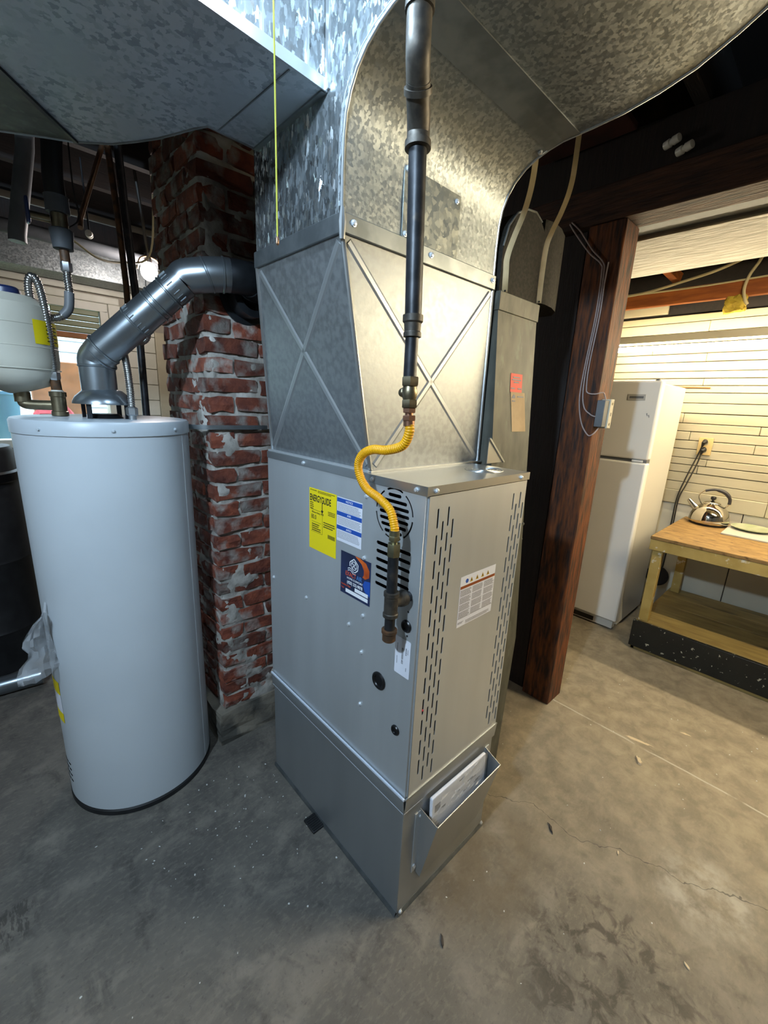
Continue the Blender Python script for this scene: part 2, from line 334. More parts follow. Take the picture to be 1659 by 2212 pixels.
def link(name, me, parent=None, bevel=0, loc=None):
    o = bpy.data.objects.new(name, me); COL.objects.link(o); put(o, parent)
    if loc is not None: o.location = Vector(o.location) + Vector(loc)
    if bevel:
        b = o.modifiers.new('bevel', 'BEVEL'); b.width = bevel; b.segments = 2; b.limit_method = 'ANGLE'; b.angle_limit = radians(40)
    return o
def put(o, parent):
    if parent is None: return
    o.parent = parent
    if parent.type == 'EMPTY': o.location = -Vector(parent.location)      # meshes are written in world coordinates
def tag(o, label=None, cat=None, group=None, kind=None):
    if label: o['label'] = label
    if cat: o['category'] = cat
    if group: o['group'] = group
    if kind: o['kind'] = kind
    return o
def thing(name, label, cat, loc=(0, 0, 0), group=None):
    o = bpy.data.objects.new(name, None); COL.objects.link(o); o.location = loc; o.empty_display_size = .05
    return tag(o, label, cat, group)
def structure(o, label=None, cat=None): return tag(o, label, cat, kind='structure')
def spline(pts, k=8):
    P = [Vector(p) for p in pts]; out = []
    for i in range(len(P) - 1):
        a, b, c, d = P[max(i - 1, 0)], P[i], P[i + 1], P[min(i + 2, len(P) - 1)]
        for j in range(k):
            t = j / k; out.append(.5 * ((2 * b) + (c - a) * t + (2 * a - 5 * b + 4 * c - d) * t * t + (3 * b - a - 3 * c + d) * t ** 3))
    out.append(P[-1]); return out
def resample(P, step):
    out = [P[0]]; acc = 0
    for i in range(len(P) - 1):
        a, b = P[i], P[i + 1]; l = (b - a).length; t = step - acc
        while t <= l: out.append(a.lerp(b, t / l)); t += step
        acc = (acc + l) % step if l else acc
    return out
def corrugated(pts, r, pitch, depth, n=16):
    P = resample(spline(pts, 16), pitch / 4); rr = [r + depth * (0, .8, 1, .8)[i % 4] for i in range(len(P))]
    return MB().tube(P, rr, n)
def hexnut(mb, p0, p1, r): return mb.tube([p0, Vector(p0).lerp(Vector(p1), .12), Vector(p0).lerp(Vector(p1), .88), p1], [r * .92, r, r, r * .92], 6)
def curve_panel(outer, holes, thick, M):
    cu = bpy.data.curves.new('panel_curve', 'CURVE'); cu.dimensions = '2D'; cu.fill_mode = 'BOTH'; cu.extrude = thick / 2
    for pl in [outer] + holes:
        sp = cu.splines.new('POLY'); sp.points.add(len(pl) - 1); sp.use_cyclic_u = True
        for q, p in zip(sp.points, pl): q.co = (p[0], p[1], 0, 1)
    o = bpy.data.objects.new('panel_tmp', cu); COL.objects.link(o)
    dg = bpy.context.evaluated_depsgraph_get(); me = bpy.data.meshes.new_from_object(o.evaluated_get(dg))
    bpy.data.objects.remove(o); bpy.data.curves.remove(cu); me.transform(M); return me
def capsule(cx, cy, w, h, k=6):
    # rounded slot, long side vertical if h > w
    if h >= w:
        r = w / 2; return [(cx + r * cos(a), cy + h / 2 - r + r * sin(a)) for a in [pi * i / k for i in range(k + 1)]] + [(cx + r * cos(a), cy - h / 2 + r + r * sin(a)) for a in [pi + pi * i / k for i in range(k + 1)]]
    r = h / 2; return [(cx + w / 2 - r + r * cos(a), cy + r * sin(a)) for a in [-pi / 2 + pi * i / k for i in range(k + 1)]] + [(cx - w / 2 + r + r * cos(a), cy + r * sin(a)) for a in [pi / 2 + pi * i / k for i in range(k + 1)]]
def frame_side(x): return Matrix(((0, 0, -1, x), (-1, 0, 0, 0), (0, 1, 0, 0), (0, 0, 0, 1)))      # local (u,v) -> (y=-u, z=v), facing -x
def frame_front(y): return Matrix(((1, 0, 0, 0), (0, 0, -1, y), (0, 1, 0, 0), (0, 0, 0, 1)))       # local (u,v) -> (x=u, z=v), facing -y
def text_mesh(body, size, M, material, align='LEFT', ext=.0002, shear=0, sx=1.0, bold=0):
    cu = bpy.data.curves.new('text_curve', 'FONT'); cu.body = body; cu.size = size; cu.align_x = align; cu.extrude = ext; cu.shear = shear; cu.offset = bold
    o = bpy.data.objects.new('text_tmp', cu); COL.objects.link(o)
    dg = bpy.context.evaluated_depsgraph_get(); me = bpy.data.meshes.new_from_object(o.evaluated_get(dg))
    bpy.data.objects.remove(o); bpy.data.curves.remove(cu)
    me.transform(M @ Matrix.Diagonal((sx, 1, 1, 1))); me.materials.clear(); me.materials.append(MATS[material]); return me
def T(u, v, w=0): return Matrix.Translation((u, v, w))
_screw = {}
def screw(loc, n, parent, r=.0048, material='screw_zinc'):
    key = (tuple(n), r, material)
    if key not in _screw:
        _screw[key] = MB().lathe([(r * 1.35, 0), (r * 1.35, r * .35), (r, r * .4), (r * .95, r * 1.1), (r * .5, r * 1.25)], axis=n, n=8).mesh('screw', material)
    o = bpy.data.objects.new('screw', _screw[key]); COL.objects.link(o); put(o, parent); o.location = Vector(o.location) + Vector(loc); return o
# ================================================================== STRUCTURE
X0, X1, Y0, Y1, ZC = -2.9, 3.1, -3.1, 3.0, 2.76
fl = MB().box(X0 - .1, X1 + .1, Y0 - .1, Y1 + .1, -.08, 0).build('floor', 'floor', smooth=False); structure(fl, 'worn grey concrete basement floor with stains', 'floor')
ce = MB().box(X0 - .1, X1 + .1, Y0 - .1, Y1 + .1, ZC, ZC + .05).build('ceiling', 'dark_joist', smooth=False); structure(ce, 'dark wooden subfloor above the open joists', 'ceiling')
jm = MB().box(X0, X1, -.022, .022, 2.56, ZC).mesh('joist', 'dark_joist')
for i in range(15): link('joist', jm, ce, loc=(0, -2.9 + i * .41, 0))
w = MB().box(X0 - .1, X0, Y0, Y1, 0, ZC).build('wall_left', 'concrete_wall', smooth=False); structure(w, 'grey concrete basement wall at the left side', 'wall')
w = MB().box(X0 - .1, X1 + .1, Y0 - .1, Y0, 0, ZC).build('wall_front', 'concrete_wall', smooth=False); structure(w, 'grey concrete basement wall behind the viewer', 'wall')
WX0, WX1, WZ0, WZ1 = -1.25, 0.02, 1.12, 2.07
wb = MB()
wb.box(X0 - .1, WX0, Y1, Y1 + .12, 0, ZC).box(WX1, X1 + .1, Y1, Y1 + .12, 0, ZC).box(WX0, WX1, Y1, Y1 + .12, 0, WZ0).box(WX0, WX1, Y1, Y1 + .12, WZ1, ZC)
wb = wb.build('wall_back', 'grey_wall', smooth=False); structure(wb, 'painted back wall with the basement window', 'wall')
# pale horizontal boards right of the window, a taller pale post board next to the chimney
for i in range(9): MB().box(.10, .30, Y1 - .014, Y1, 1.0 + i * .112, 1.0 + i * .112 + .109).build('wall_board', 'window_white', wb, bevel=.003)
MB().box(.30, .41, Y1 - .035, Y1, 0, 1.93).build('wall_board', 'cream_paint', wb, bevel=.003)
MB().box(.412, .52, Y1 - .03, Y1, 0, 1.93).build('wall_board', 'cream_paint', wb, bevel=.003)
MB().box(X0, X1, Y1 - .02, Y1, 2.36, 2.555).build('wall_board', 'dark_wood', wb, bevel=.004)
MB().box(X0, .56, Y1 - .03, Y1, 2.125, 2.20).build('wall_board', 'window_white', wb, bevel=.004)
# window
wn = thing('window_1', 'basement window letting daylight in behind the water heater', 'window', (WX0, Y1, WZ0)); wn['kind'] = 'structure'
f = MB(); t = .05
f.box(WX0, WX1, Y1 - .02, Y1 + .1, WZ1 - t, WZ1).box(WX0, WX1, Y1 - .02, Y1 + .1, WZ0, WZ0 + t).box(WX0, WX0 + t, Y1 - .02, Y1 + .1, WZ0 + t, WZ1 - t).box(WX1 - t, WX1, Y1 - .02, Y1 + .1, WZ0 + t, WZ1 - t)
f.build('window_frame', 'window_white', wn, bevel=.004)
tr = MB(); tr.box(WX0 - .07, WX1 + .07, Y1 - .03, Y1, WZ1, WZ1 + .045).box(WX1, WX1 + .075, Y1 - .03, Y1, WZ0 - .03, WZ1).box(WX0 - .07, WX0, Y1 - .03, Y1, WZ0 - .03, WZ1)
tr.build('casing', 'window_white', wn, bevel=.005)
MB().box(-.34, -.30, Y1 + .02, Y1 + .07, WZ0 + t, WZ1 - t).build('mullion', 'window_white', wn, bevel=.003)
for a, b in ((WX0 + t, -.34), (-.30, WX1 - t)): MB().box(a, b, Y1 + .04, Y1 + .045, WZ0 + t, WZ1 - t).build('pane', 'glass', wn, smooth=False)
MB().box(-.30, WX1 - t, Y1 + .0, Y1 + .035, 1.83, 1.865).build('sash_rail', 'rail_orange', wn, bevel=.003)
for i in range(4): MB().box(-.295, WX1 - t - .005, Y1 - .005, Y1 + .03, 1.868 + i * .038, 1.868 + i * .038 + .033).build('louvre_slat', 'olive', wn, bevel=.004)
# right wall with horizontal boards
wr = MB().box(X1 + .012, X1 + .12, Y0, Y1, 0, ZC).build('wall_right', 'dark_joist', smooth=False); structure(wr, 'wall clad in cream painted horizontal boards behind the refrigerator', 'wall')
rr = random.Random(5); z = 1.03
while z < 2.225:
    h = rr.choice((.058, .064, .072, .05)); h = min(h, 2.228 - z); y = Y0
    if h < .02: break
    while y < Y1 - .01:
        l = rr.uniform(.9, 1.9); e = min(Y1, y + l)
        d = rr.uniform(-.003, .004)
        bd = MB().box(X1 - .008 + d, X1 + .012, y + .001, e - .001, z + .002, z + h - .002)
        bd.build('siding_board', 'cream_paint', wr, bevel=.0035); y = e
    z += h
for y0, y1 in ((-1.9, -.36), (-.36, .9), (.9, 1.6)): MB().box(X1 - .022, X1 + .012, y0 + .001, y1 - .001, .865, .965).build('siding_board', 'cream_paint', wr, bevel=.004)
for y0, y1 in ((Y0, -.36), (-.36, 1.2)): MB().box(X1 - .004, X1 + .012, y0 + .001, y1 - .001, .966, 1.029).build('siding_board', 'cream_paint', wr, bevel=.003)
for y0, y1 in ((-2.0, -1.1), (-1.1, -.25), (-.25, .32), (.32, 1.4)): MB().box(X1 - .003, X1 + .012, y0 + .0025, y1 - .0025, 0, .862).build('wall_panel', 'cream_panel', wr, bevel=.003)
MB().box(X1 - .010, X1 + .012, .46, 1.5, 2.232, 2.29).build('siding_board', 'cream_paint', wr, bevel=.003)
# partition behind the post
wp = MB().box(1.31, 1.37, .31, Y1, 0, 2.25).build('wall_middle', 'dark_wood', smooth=False); structure(wp, 'dark wooden partition behind the post', 'wall')
for i in range(10): MB().box(1.296, 1.31, .315 + i * .27, .315 + i * .27 + .262, 0, 2.25).build('plank', 'dark_wood', wp, bevel=.003)

# post, beam
P = MB().box(1.265, 1.413, .152, .30, 0, 2.255).build('support_post', 'post_wood', bevel=.006); tag(P, 'rough brown timber post carrying a small wired box', 'post')
Bm = thing('ceiling_beam', 'dark timber beam resting on the brown post', 'beam', (1.34, 0, 2.257))
MB().box(1.262, 1.413, Y0, Y1, 2.257, 2.395).build('lower_timber', 'beam_wood', Bm, bevel=.006)
MB().box(1.275, 1.40, Y0, Y1, 2.397, 2.56).build('upper_timber', 'dark_wood', Bm, bevel=.004)
o = MB().box(1.44, 1.565, Y0 + .4, 2.6, 2.275, 2.31).build('blue_board', 'blue_paint', bevel=.004); tag(o, 'blue grey painted board running beside the timber beam', 'board')
hg = MB()
for y in (-2.3, -.4, 1.2, 2.4): hg.box(1.49, 1.52, y, y + .03, 2.31, ZC)
hg.build('hanger', 'dark_joist', o)
o = MB().box(1.57, 2.145, Y0 + .3, 2.7, 2.26, 2.553).build('boxed_duct', 'soffit', bevel=.006); tag(o, 'cream painted boxed-in soffit under the joists of the side room', 'soffit')
o = MB().box(2.93, 2.975, Y0, Y1, 2.262, 2.362).build('wall_plate', 'orange_joist', bevel=.004); tag(o, 'orange brown wall plate timber above the cream boards', 'timber')
o = MB().beam((2.96, .40, 2.43), (2.60, .52, 2.56), .05, .06).build('blocking', 'orange_joist', bevel=.003); tag(o, 'short orange wood blocking between dark joists', 'timber')
o = MB().box(.72, 1.24, .16, .55, 2.535, 2.558).build('ceiling_board', 'red_board', bevel=.003); tag(o, 'reddish brown board nailed under the joists beside the beam', 'board')
for i, (x, y) in enumerate(((1.262, .05), (1.262, .005))):
    z = 2.455 - i * .035
    k = thing('knob_insulator', 'white ceramic wiring knob on the dark timber, ' + ('upper of two' if i == 0 else 'lower of two'), 'insulator', (x, y, z))
    MB().lathe([(.006, 0), (.0135, .002), (.0145, .022), (.011, .025), (.011, .030), (.0145, .033), (.0135, .054), (.006, .056)], (x - .002, y + .012, z), (-.35, -1, .12), n=14).build('knob', 'ceramic', k)
    MB().cyl((x + .013, y, z), (x - .016, y - .004, z), .004, n=8).build('nail', 'black_iron', k)

# ================================================================== FURNACE
FW, FD, FB, FT = .447, .732, .449, 1.313
F = thing('furnace', 'tall galvanized steel gas furnace with slotted door and stickers', 'furnace', (FW / 2, FD / 2, FB))
holes = []
for i in range(6):
    a0 = 2 * pi * i / 6 + .09; a1 = a0 + 2 * pi / 6 - .18; k = 10
    holes.append([(-.10 + .0655 * cos(a0 + (a1 - a0) * j / k), 1.238 + .0655 * sin(a0 + (a1 - a0) * j / k)) for j in range(k + 1)] + [(-.10 + .061 * cos(a1 + (a0 - a1) * j / k), 1.238 + .061 * sin(a1 + (a0 - a1) * j / k)) for j in range(k + 1)])
for i, wd in enumerate((.045, .085, .100, .104, .100, .088, .062)): holes.append(capsule(-.10, 1.238 + .0465 - i * .0155, wd, .0088))
for i in range(6): holes.append(capsule(-.0965, 1.151 - .0225 * i, .122, .0098))
me = curve_panel([(-FD, FB), (0, FB), (0, FT), (-FD, FT)], holes, .0016, frame_side(.001)); me.materials.append(MATS['steel']); link('side_panel', me, F)
MB().box(FW - .0016, FW, .004, FD, FB, FT).build('side_panel', 'steel', F)
MB().box(.002, FW - .002, FD - .0016, FD, FB, FT).build('back_panel', 'steel', F)
MB().box(.002, FW - .002, .012, FD - .002, FB, FB + .002).build('floor_panel', 'steel', F)
# black sheets added as the cabinet's inner shade behind the slots
MB().box(.02, FW - .02, .10, .104, FB + .02, FT - .02).build('slot_shade', 'void_black', F)
MB().box(.05, .053, .012, .10, FB + .02, FT - .02).build('slot_shade', 'void_black', F)
# front corner flanges that the door sits between
MB().box(.0016, .010, 0, .0016, FB, FT).build('corner_flange', 'steel', F); MB().box(FW - .008, FW - .0016, 0, .0016, FB, FT).build('corner_flange', 'steel', F)
holes = []
for cols in ((.042, .062, .081, .100), (.374, .393, .412, .430)):
    for c, x in enumerate(cols):
        top = 1.244 if c % 2 == 0 else 1.211
        for i in range(13 if c % 2 == 0 else 12):
            zc = top - i * .0645
            if zc > .47: holes.append(capsule(x, zc, .0064, .049))
me = curve_panel([(.008, .452), (.440, .452), (.440, 1.300), (.008, 1.300)], holes, .0016, frame_front(-.004)); me.materials.append(MATS['steel']); dp = link('door_panel', me, F)
MB().box(.008, .0095, -.004, .004, .452, 1.30).build('door_edge', 'steel', dp); MB().box(.4385, .44, -.004, .004, .452, 1.30).build('door_edge', 'steel', dp)
# top cap with folded lip
cap = MB().box(-.0025, FW + .002, -.006, FD, 1.3215, 1.3235); cap.box(-.0025, -.0005, -.006, FD, 1.302, 1.3215).box(FW, FW + .002, -.006, FD, 1.302, 1.3215).box(-.0005, FW, -.006, -.004, 1.302, 1.3215)
cap = cap.build('top_panel', 'steel_lip', F)
for i in range(5):
    r = .018 + i * .009
    MB().tube([(.355 + r * 1.15 * cos(a), .09 + r * .95 * sin(a), 1.3235) for a in [pi * .62 + 1.5 * pi * j / 28 for j in range(29)]], .0016, 6).build('knockout_ring', 'steel_lip', cap)
for y, z in ((.706, .864), (.489, .866), (.201, .921), (.262, .868), (.202, .805), (.2, .633), (.18, 1.312), (.027, 1.312), (.203, 1.263), (.204, 1.092), (.50, 1.312)): screw((-.0028 if z > 1.3 else 0, y, z), (-1, 0, 0), F)
for x in (.028, .40): screw((x, -.006, 1.312), (0, -1, 0), F)
screw((.035, 0, .982 - .9), (0, -1, 0), F) if False else None
for (y, z, r) in ((.034, .963, .0165), (.124, .755, .026), (.050, .643, .0145)):
    g = MB().lathe([(r * 1.0, 0), (r * 1.0, .003), (r * .86, .0055), (r * .66, .0045), (r * .58, .0015), (r * .12, .0012)], (0, y, z), (-1, 0, 0), n=28).build('grommet', 'black_plastic', F)
for y, z in ((.031, 1.003), (.030, .937)): MB().lathe([(.0028, 0), (.0028, .0004)], (-.0003, y, z), (-1, 0, 0), n=10).build('pilot_hole', 'void_black', F)
MB().sphere((.0405, -.005, .7185), .003, 10, 6).build('indicator', 'led_red', F)

# ---- stickers on the furnace side (u = -y)
def rect(mb, M, u0, u1, v0, v1, w=0, t=.00025):
    v = [M @ Vector(p) for p in ((u0, v0, w), (u1, v0, w), (u1, v1, w), (u0, v1, w), (u0, v0, w + t), (u1, v0, w + t), (u1, v1, w + t), (u0, v1, w + t))]
    mb.add(v, [(0, 3, 2, 1), (4, 5, 6, 7), (0, 1, 5, 4), (1, 2, 6, 5), (2, 3, 7, 6), (3, 0, 4, 7)]); return mb
def rows(M, u0, u1, v0, v1, n, seed, w, fill=.45, ragged=.25, words=True):
    r = random.Random(seed); mb = MB(); st = (v1 - v0) / n
    for i in range(n):
        v = v1 - (i + .5) * st; u = u0; end = u1 - r.uniform(0, ragged) * (u1 - u0)
        while u < end:
            l = min(r.uniform(.0022, .0065), end - u)
            if l > .0006: rect(mb, M, u, u + l, v - st * fill / 2, v + st * fill / 2, w)
            u += l + .0011
    return mb
SM = frame_side(-.0004)
lb = rect(MB(), SM, -.471, -.332, 1.049, 1.242).build('energy_label', 'paper_yellow', F, smooth=False); lb['label'] = 'yellow energy rating sheet'
link('lettering', text_mesh('ENERGYGUIDE', .0285, SM @ T(-.468, 1.203, .0004), 'ink', sx=.575, bold=.0006), lb)
ar = MB(); rect(ar, SM, -.4035, -.4005, 1.178, 1.204, .0004)
ar.add([SM @ Vector(p) for p in ((-.409, 1.181, .0006), (-.395, 1.181, .0006), (-.402, 1.171, .0006))], [(0, 1, 2)]); ar.build('arrow', 'ink', lb, smooth=False)
link('lettering', text_mesh('80.0', .020, SM @ T(-.460, 1.147, .0004), 'ink', sx=.8), lb)
link('lettering', text_mesh('Efficiency Rating  AFUE', .0078, SM @ T(-.457, 1.166, .0004), 'ink', sx=.85), lb)
link('lettering', text_mesh('U.S. Government', .0055, SM @ T(-.466, 1.235, .0004), 'ink', sx=.9), lb)
fr = MB(); rect(fr, SM, -.462, -.400, 1.1755, 1.1765, .0004); rect(fr, SM, -.461, -.400, 1.106, 1.1067, .0004); rect(fr, SM, -.4007, -.400, 1.106, 1.176, .0004); rect(fr, SM, -.457, -.407, 1.138, 1.1388, .0004); fr.build('rule', 'ink', lb, smooth=False)
q = rows(SM, -.425, -.336, 1.231, 1.239, 2, 1, .0004); q.v += []; 
for a in (rows(SM, -.466, -.444, 1.176, 1.200, 4, 2, .0004), rows(SM, -.372, -.336, 1.172, 1.186, 3, 3, .0004), rows(SM, -.395, -.336, 1.130, 1.150, 3, 4, .0004), rows(SM, -.456, -.410, 1.108, 1.134, 4, 5, .0004)): q.add(a.v, a.f)
for i in range(16): rect(q, SM, -.372 + i * .0022, -.372 + i * .0022 + (.0008 if i % 3 else .0015), 1.102, 1.114, .0004)
q.build('small_print', 'ink', lb, smooth=False)
lb = rect(MB(), SM, -.329, -.218, 1.111, 1.240).build('notice_label', 'paper_white', F, smooth=False); lb['label'] = 'white notice sheet with three blue bands'
q = MB()
for i, (wd, z) in enumerate((('NOTICE', 1.232), ('AVIS', 1.193), ('AVISO', 1.152))):
    b = rect(MB(), SM, -.3285, -.2185, z - .0065, z + .0055, .0003).build('blue_band', 'ink_blue', lb, smooth=False)
    link('lettering', text_mesh(wd, .0085, SM @ T(-.2735, z - .0035, .0006), 'ink_white', 'CENTER'), lb)
    a = rows(SM, -.3255, -.2215, z - .0325, z - .009, 6, 20 + i, .0003, .34, .12); q.add(a.v, a.f)
q.build('small_print', 'ink_grey', lb, smooth=False)
lb = rect(MB(), SM, -.306, -.175, .958, 1.086).build('installer_label', 'navy', F, smooth=False); lb['label'] = 'dark blue installer sticker with flame and phone number'
# flame sweep on the right, fan-and-house mark, lettering, two blank fields
fm = MB(); pts = [(-.242, 1.0855), (-.222, 1.0855), (-.195, 1.078), (-.180, 1.060), (-.181, 1.040), (-.197, 1.031), (-.208, 1.034), (-.203, 1.042), (-.203, 1.055), (-.213, 1.070), (-.230, 1.079)]
fm.add([SM @ Vector((u, v, .0004)) for u, v in pts], [tuple(range(len(pts)))]); fm.build('flame_print', 'flame', lb, smooth=False)
gl = MB(); pts = [(-.1755, 1.03), (-.1755, .985), (-.197, .995), (-.206, 1.012), (-.199, 1.026)]; gl.add([SM @ Vector((u, v, .00035)) for u, v in pts], [tuple(range(len(pts)))]); gl.build('blue_print', 'ink_blue', lb, smooth=False)
lg = MB(); cu_, cv = -.246, 1.054
def ribbon(mb, pts, wd, w=.0006):
    P_ = [Vector(p) for p in pts]
    for i in range(len(P_) - 1):
        d = (P_[i + 1] - P_[i]).normalized(); n = Vector((-d.y, d.x)) * wd / 2
        mb.add([SM @ Vector((*p, w)) for p in (P_[i] - n, P_[i + 1] - n, P_[i + 1] + n, P_[i] + n)], [(0, 1, 2, 3)])
ribbon(lg, [(cu_ - .018, cv - .004), (cu_ - .018, cv + .008), (cu_, cv + .021), (cu_ + .018, cv + .008), (cu_ + .017, cv - .008), (cu_ + .006, cv - .017)], .003)
ribbon(lg, [(cu_ + .012 * cos(a), cv + .001 + .012 * sin(a)) for a in [2 * pi * i / 20 for i in range(21)]], .0022)
for k in range(4):
    a0 = k * pi / 2; ribbon(lg, [(cu_ + .010 * j / 5 * cos(a0 + j * .22), cv + .001 + .010 * j / 5 * sin(a0 + j * .22)) for j in range(6)], .0028)
for k in range(2): ribbon(lg, [(cu_ - .027 + .005 * j, cv - .014 - k * .006 + .004 * sin(j * .8)) for j in range(8)], .0022)
lg.build('house_mark', 'ink_white', lb, smooth=False)
link('lettering', text_mesh('EXACT', .0185, SM @ T(-.283, 1.018, .0006), 'ink_orange', sx=.80), lb)
link('lettering', text_mesh('AIR', .0185, SM @ T(-.233, 1.018, .0006), 'ink_sky', sx=.82), lb)
link('lettering', text_mesh('HOME COMFORT', .0082, SM @ T(-.241, 1.0085, .0006), 'ink_white', 'CENTER', sx=1.08), lb)
link('lettering', text_mesh('(425) 232-9878', .0128, SM @ T(-.241, .9945, .0006), 'ink_white', 'CENTER', sx=.86, bold=.0002), lb)
link('lettering', text_mesh('Installation Date:', .0075, SM @ T(-.302, .984, .0006), 'ink_orange', sx=.85), lb)
link('lettering', text_mesh('Tech:', .0075, SM @ T(-.302, .973, .0006), 'ink_orange', sx=.85), lb)
q = MB(); rect(q, SM, -.240, -.183, .9795, .9905, .0004); rect(q, SM, -.281, -.183, .9655, .9765, .0004); q.build('blank_field', 'ink_white', lb, smooth=False)
lb = link('rating_label', curve_panel([(-.068, .820), (-.066, .818), (-.017, .818), (-.015, .820), (-.015, .922), (-.017, .924), (-.066, .924), (-.068, .922)], [], .0003, SM @ T(0, 0, .0002)), F); lb.data.materials.append(MATS['paper_white']); lb['label'] = 'white serial number plate with rounded corners'
RM = SM @ Matrix(((0, 1, 0, 0), (-1, 0, 0, 0), (0, 0, 1, 0), (0, 0, 0, 1)))     # text turned a quarter, reading downwards
q = MB()
for (u, a, b, wd) in ((-.0600, .885, .905, .0018), (-.0600, .845, .868, .0018), (-.0290, .882, .902, .0032), (-.0230, .888, .900, .0016), (-.027, .836, .846, .002)):
    r_ = random.Random(int(a * 1e4)); v = b
    while v > a: l = r_.uniform(.001, .0032); rect(q, SM, u - wd / 2, u + wd / 2, v - l, v, .0005); v -= l + .0008
q.build('small_print', 'ink_grey', lb, smooth=False)
link('lettering', text_mesh('801X0000-403', .0085, RM @ T(-.898, -.0445, .0005), 'ink', sx=.9), lb)
# warning sheet on the door
FM = frame_front(-.0050)
lb = rect(MB(), FM, .157, .321, .918, 1.066).build('warning_label', 'paper_white', F, smooth=False); lb['label'] = 'white warning sheet with hazard symbols and brown band'
rect(MB(), FM, .158, .320, 1.0305, 1.0385, .0003).build('brown_band', 'ink_brown', lb, smooth=False)
me = MB().lathe([(.0062, 0), (.0062, .0003)], FM @ Vector((.185, 1.050, .0003)), (0, -1, 0), n=20); me.build('symbol', 'ink_blue', lb, smooth=False)
for i in range(4):
    u = .205 + i * .026; tri = MB(); tri.add([FM @ Vector(p) for p in ((u - .007, 1.0435, .0004), (u + .007, 1.0435, .0004), (u, 1.057, .0004))], [(0, 1, 2)]); s_ = tri.build('hazard_symbol', 'sign_yellow', lb, smooth=False)
    rect(MB(), FM, u - .0012, u + .0012, 1.046, 1.052, .0006).build('symbol_mark', 'ink', s_, smooth=False)
q = MB()
for c in range(3):
    for r_ in range(4):
        a = rows(FM, .160 + c * .0545, .209 + c * .0545, 1.008 - r_ * .0215, 1.027 - r_ * .0215, 7, 40 + c * 7 + r_, .0003, .5, .15); q.add(a.v, a.f)
for a in (rows(FM, .195, .318, .921, .931, 4, 71, .0003), rows(FM, .160, .186, .926, .933, 2, 72, .0003)): q.add(a.v, a.f)
q.build('small_print', 'ink_grey', lb, smooth=False)
rect(MB(), FM, .158, .320, .9425, .9433, .0003).build('rule', 'ink_grey', lb, smooth=False)

# ================================================================== FURNACE BASE
Bs = thing('return_air_box', 'galvanized sheet metal base box under the furnace with a front pocket', 'base box', (FW / 2, FD / 2, 0))
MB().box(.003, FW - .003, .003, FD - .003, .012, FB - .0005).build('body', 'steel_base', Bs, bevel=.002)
# collar band round the top: turned lip with a painted near-white highlight, slightly flared
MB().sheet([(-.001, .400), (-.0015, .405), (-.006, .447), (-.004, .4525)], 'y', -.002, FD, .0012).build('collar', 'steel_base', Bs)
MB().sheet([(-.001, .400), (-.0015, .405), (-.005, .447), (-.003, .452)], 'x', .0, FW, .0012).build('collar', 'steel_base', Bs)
MB().beam((-.0055, -.004, .4525), (-.0055, FD, .4525), .005, .006).build('lip', 'lip_highlight', Bs)
MB().beam((-.004, -.0055, .4525), (FW, -.0055, .4525), .004, .004).build('lip', 'steel_lip', Bs)
MB().beam((-.0012, 0, .399), (-.0012, FD, .399), .0022, .0022).build('fold', 'lip_highlight', Bs); MB().beam((0, -.0012, .399), (.075, -.0012, .399), .0022, .0022).build('fold', 'lip_highlight', Bs)
bead = MB()
for i in range(18):
    y = .08 + i * .035 + random.uniform(-.01, .01); bead.sphere((-.0065 - random.uniform(0, .002), y, .4535), random.uniform(.002, .004), 8, 5, .6)
# bottom flanges curling out over the floor
MB().sheet([(.002, .016), (-.0005, .010), (-.0025, .004), (-.003, .0012)], 'y', .006, FD, .0015).build('bottom_flange', 'cleat', Bs)
MB().sheet([(.002, .016), (-.0005, .010), (-.0025, .004), (-.003, .0012)], 'x', .006, FW, .0015).build('bottom_flange', 'cleat', Bs)
for x, z in ((.075, .335), (.062, .155), (.066, .147), (.012, .022), (.432, .026)): screw((x, -.002 if z < .03 else .003, z), (0, -1, 0), Bs, .005)
screw((0, .727, .44), (-1, 0, 0), Bs)
PK = [(.078, .400)]
pa, pb = .078, .402
pk = MB().quad((pa + .012, -.004, .085), (pb - .008, -.004, .085), (pb, -.062, .350), (pa, -.062, .343), .0014)
pk.quad((pa, -.062, .343), (pa - .004, .001, .362), (pa - .004, .001, .12), (pa + .012, -.004, .085), .0014)
pk.quad((pb, -.062, .350), (pb - .008, -.004, .085), (pb + .004, .001, .12), (pb + .004, .001, .372), .0014)
pk = pk.build('pocket', 'steel_base', Bs, ang=20)
MB().box(.055, pa - .002, .0005, .0028, .13, .352).build('pocket_flange', 'steel', pk); MB().box(pb + .002, .425, .0005, .0028, .13, .372).build('pocket_flange', 'steel', pk)
MB().tube([(pa, -.062, .343), (pb, -.062, .350)], .0018, 8).build('pocket_lip', 'steel_lip', pk)
mp_ = thing('manual_packet', 'folded white manuals in clear plastic tucked in the furnace pocket', 'manuals', (.24, -.03, .10))
MM = Matrix.Translation((.24, -.0175, .276)) @ Matrix.Rotation(radians(-3.5), 4, 'X') @ Matrix.Rotation(radians(1.5), 4, 'Y')
MB().box(-.138, .138, -.006, .006, -.074, .105, MM).build('booklets', 'paper_white', mp_, bevel=.004)
sl = bmesh.new(); bmesh.ops.create_grid(sl, x_segments=22, y_segments=14, size=1)
for v in sl.verts:
    u, w_ = v.co.x, v.co.y; n_ = noise.noise(Vector((u * 3, w_ * 4, 3))) * .004 + abs(noise.noise(Vector((u * 6, w_ * 7, 8)))) * .004
    v.co = MM @ Vector((u * .142, -.0080 - n_ - max(0, w_ - .8) * .02, .050 + w_ * .064 + n_ * 2))
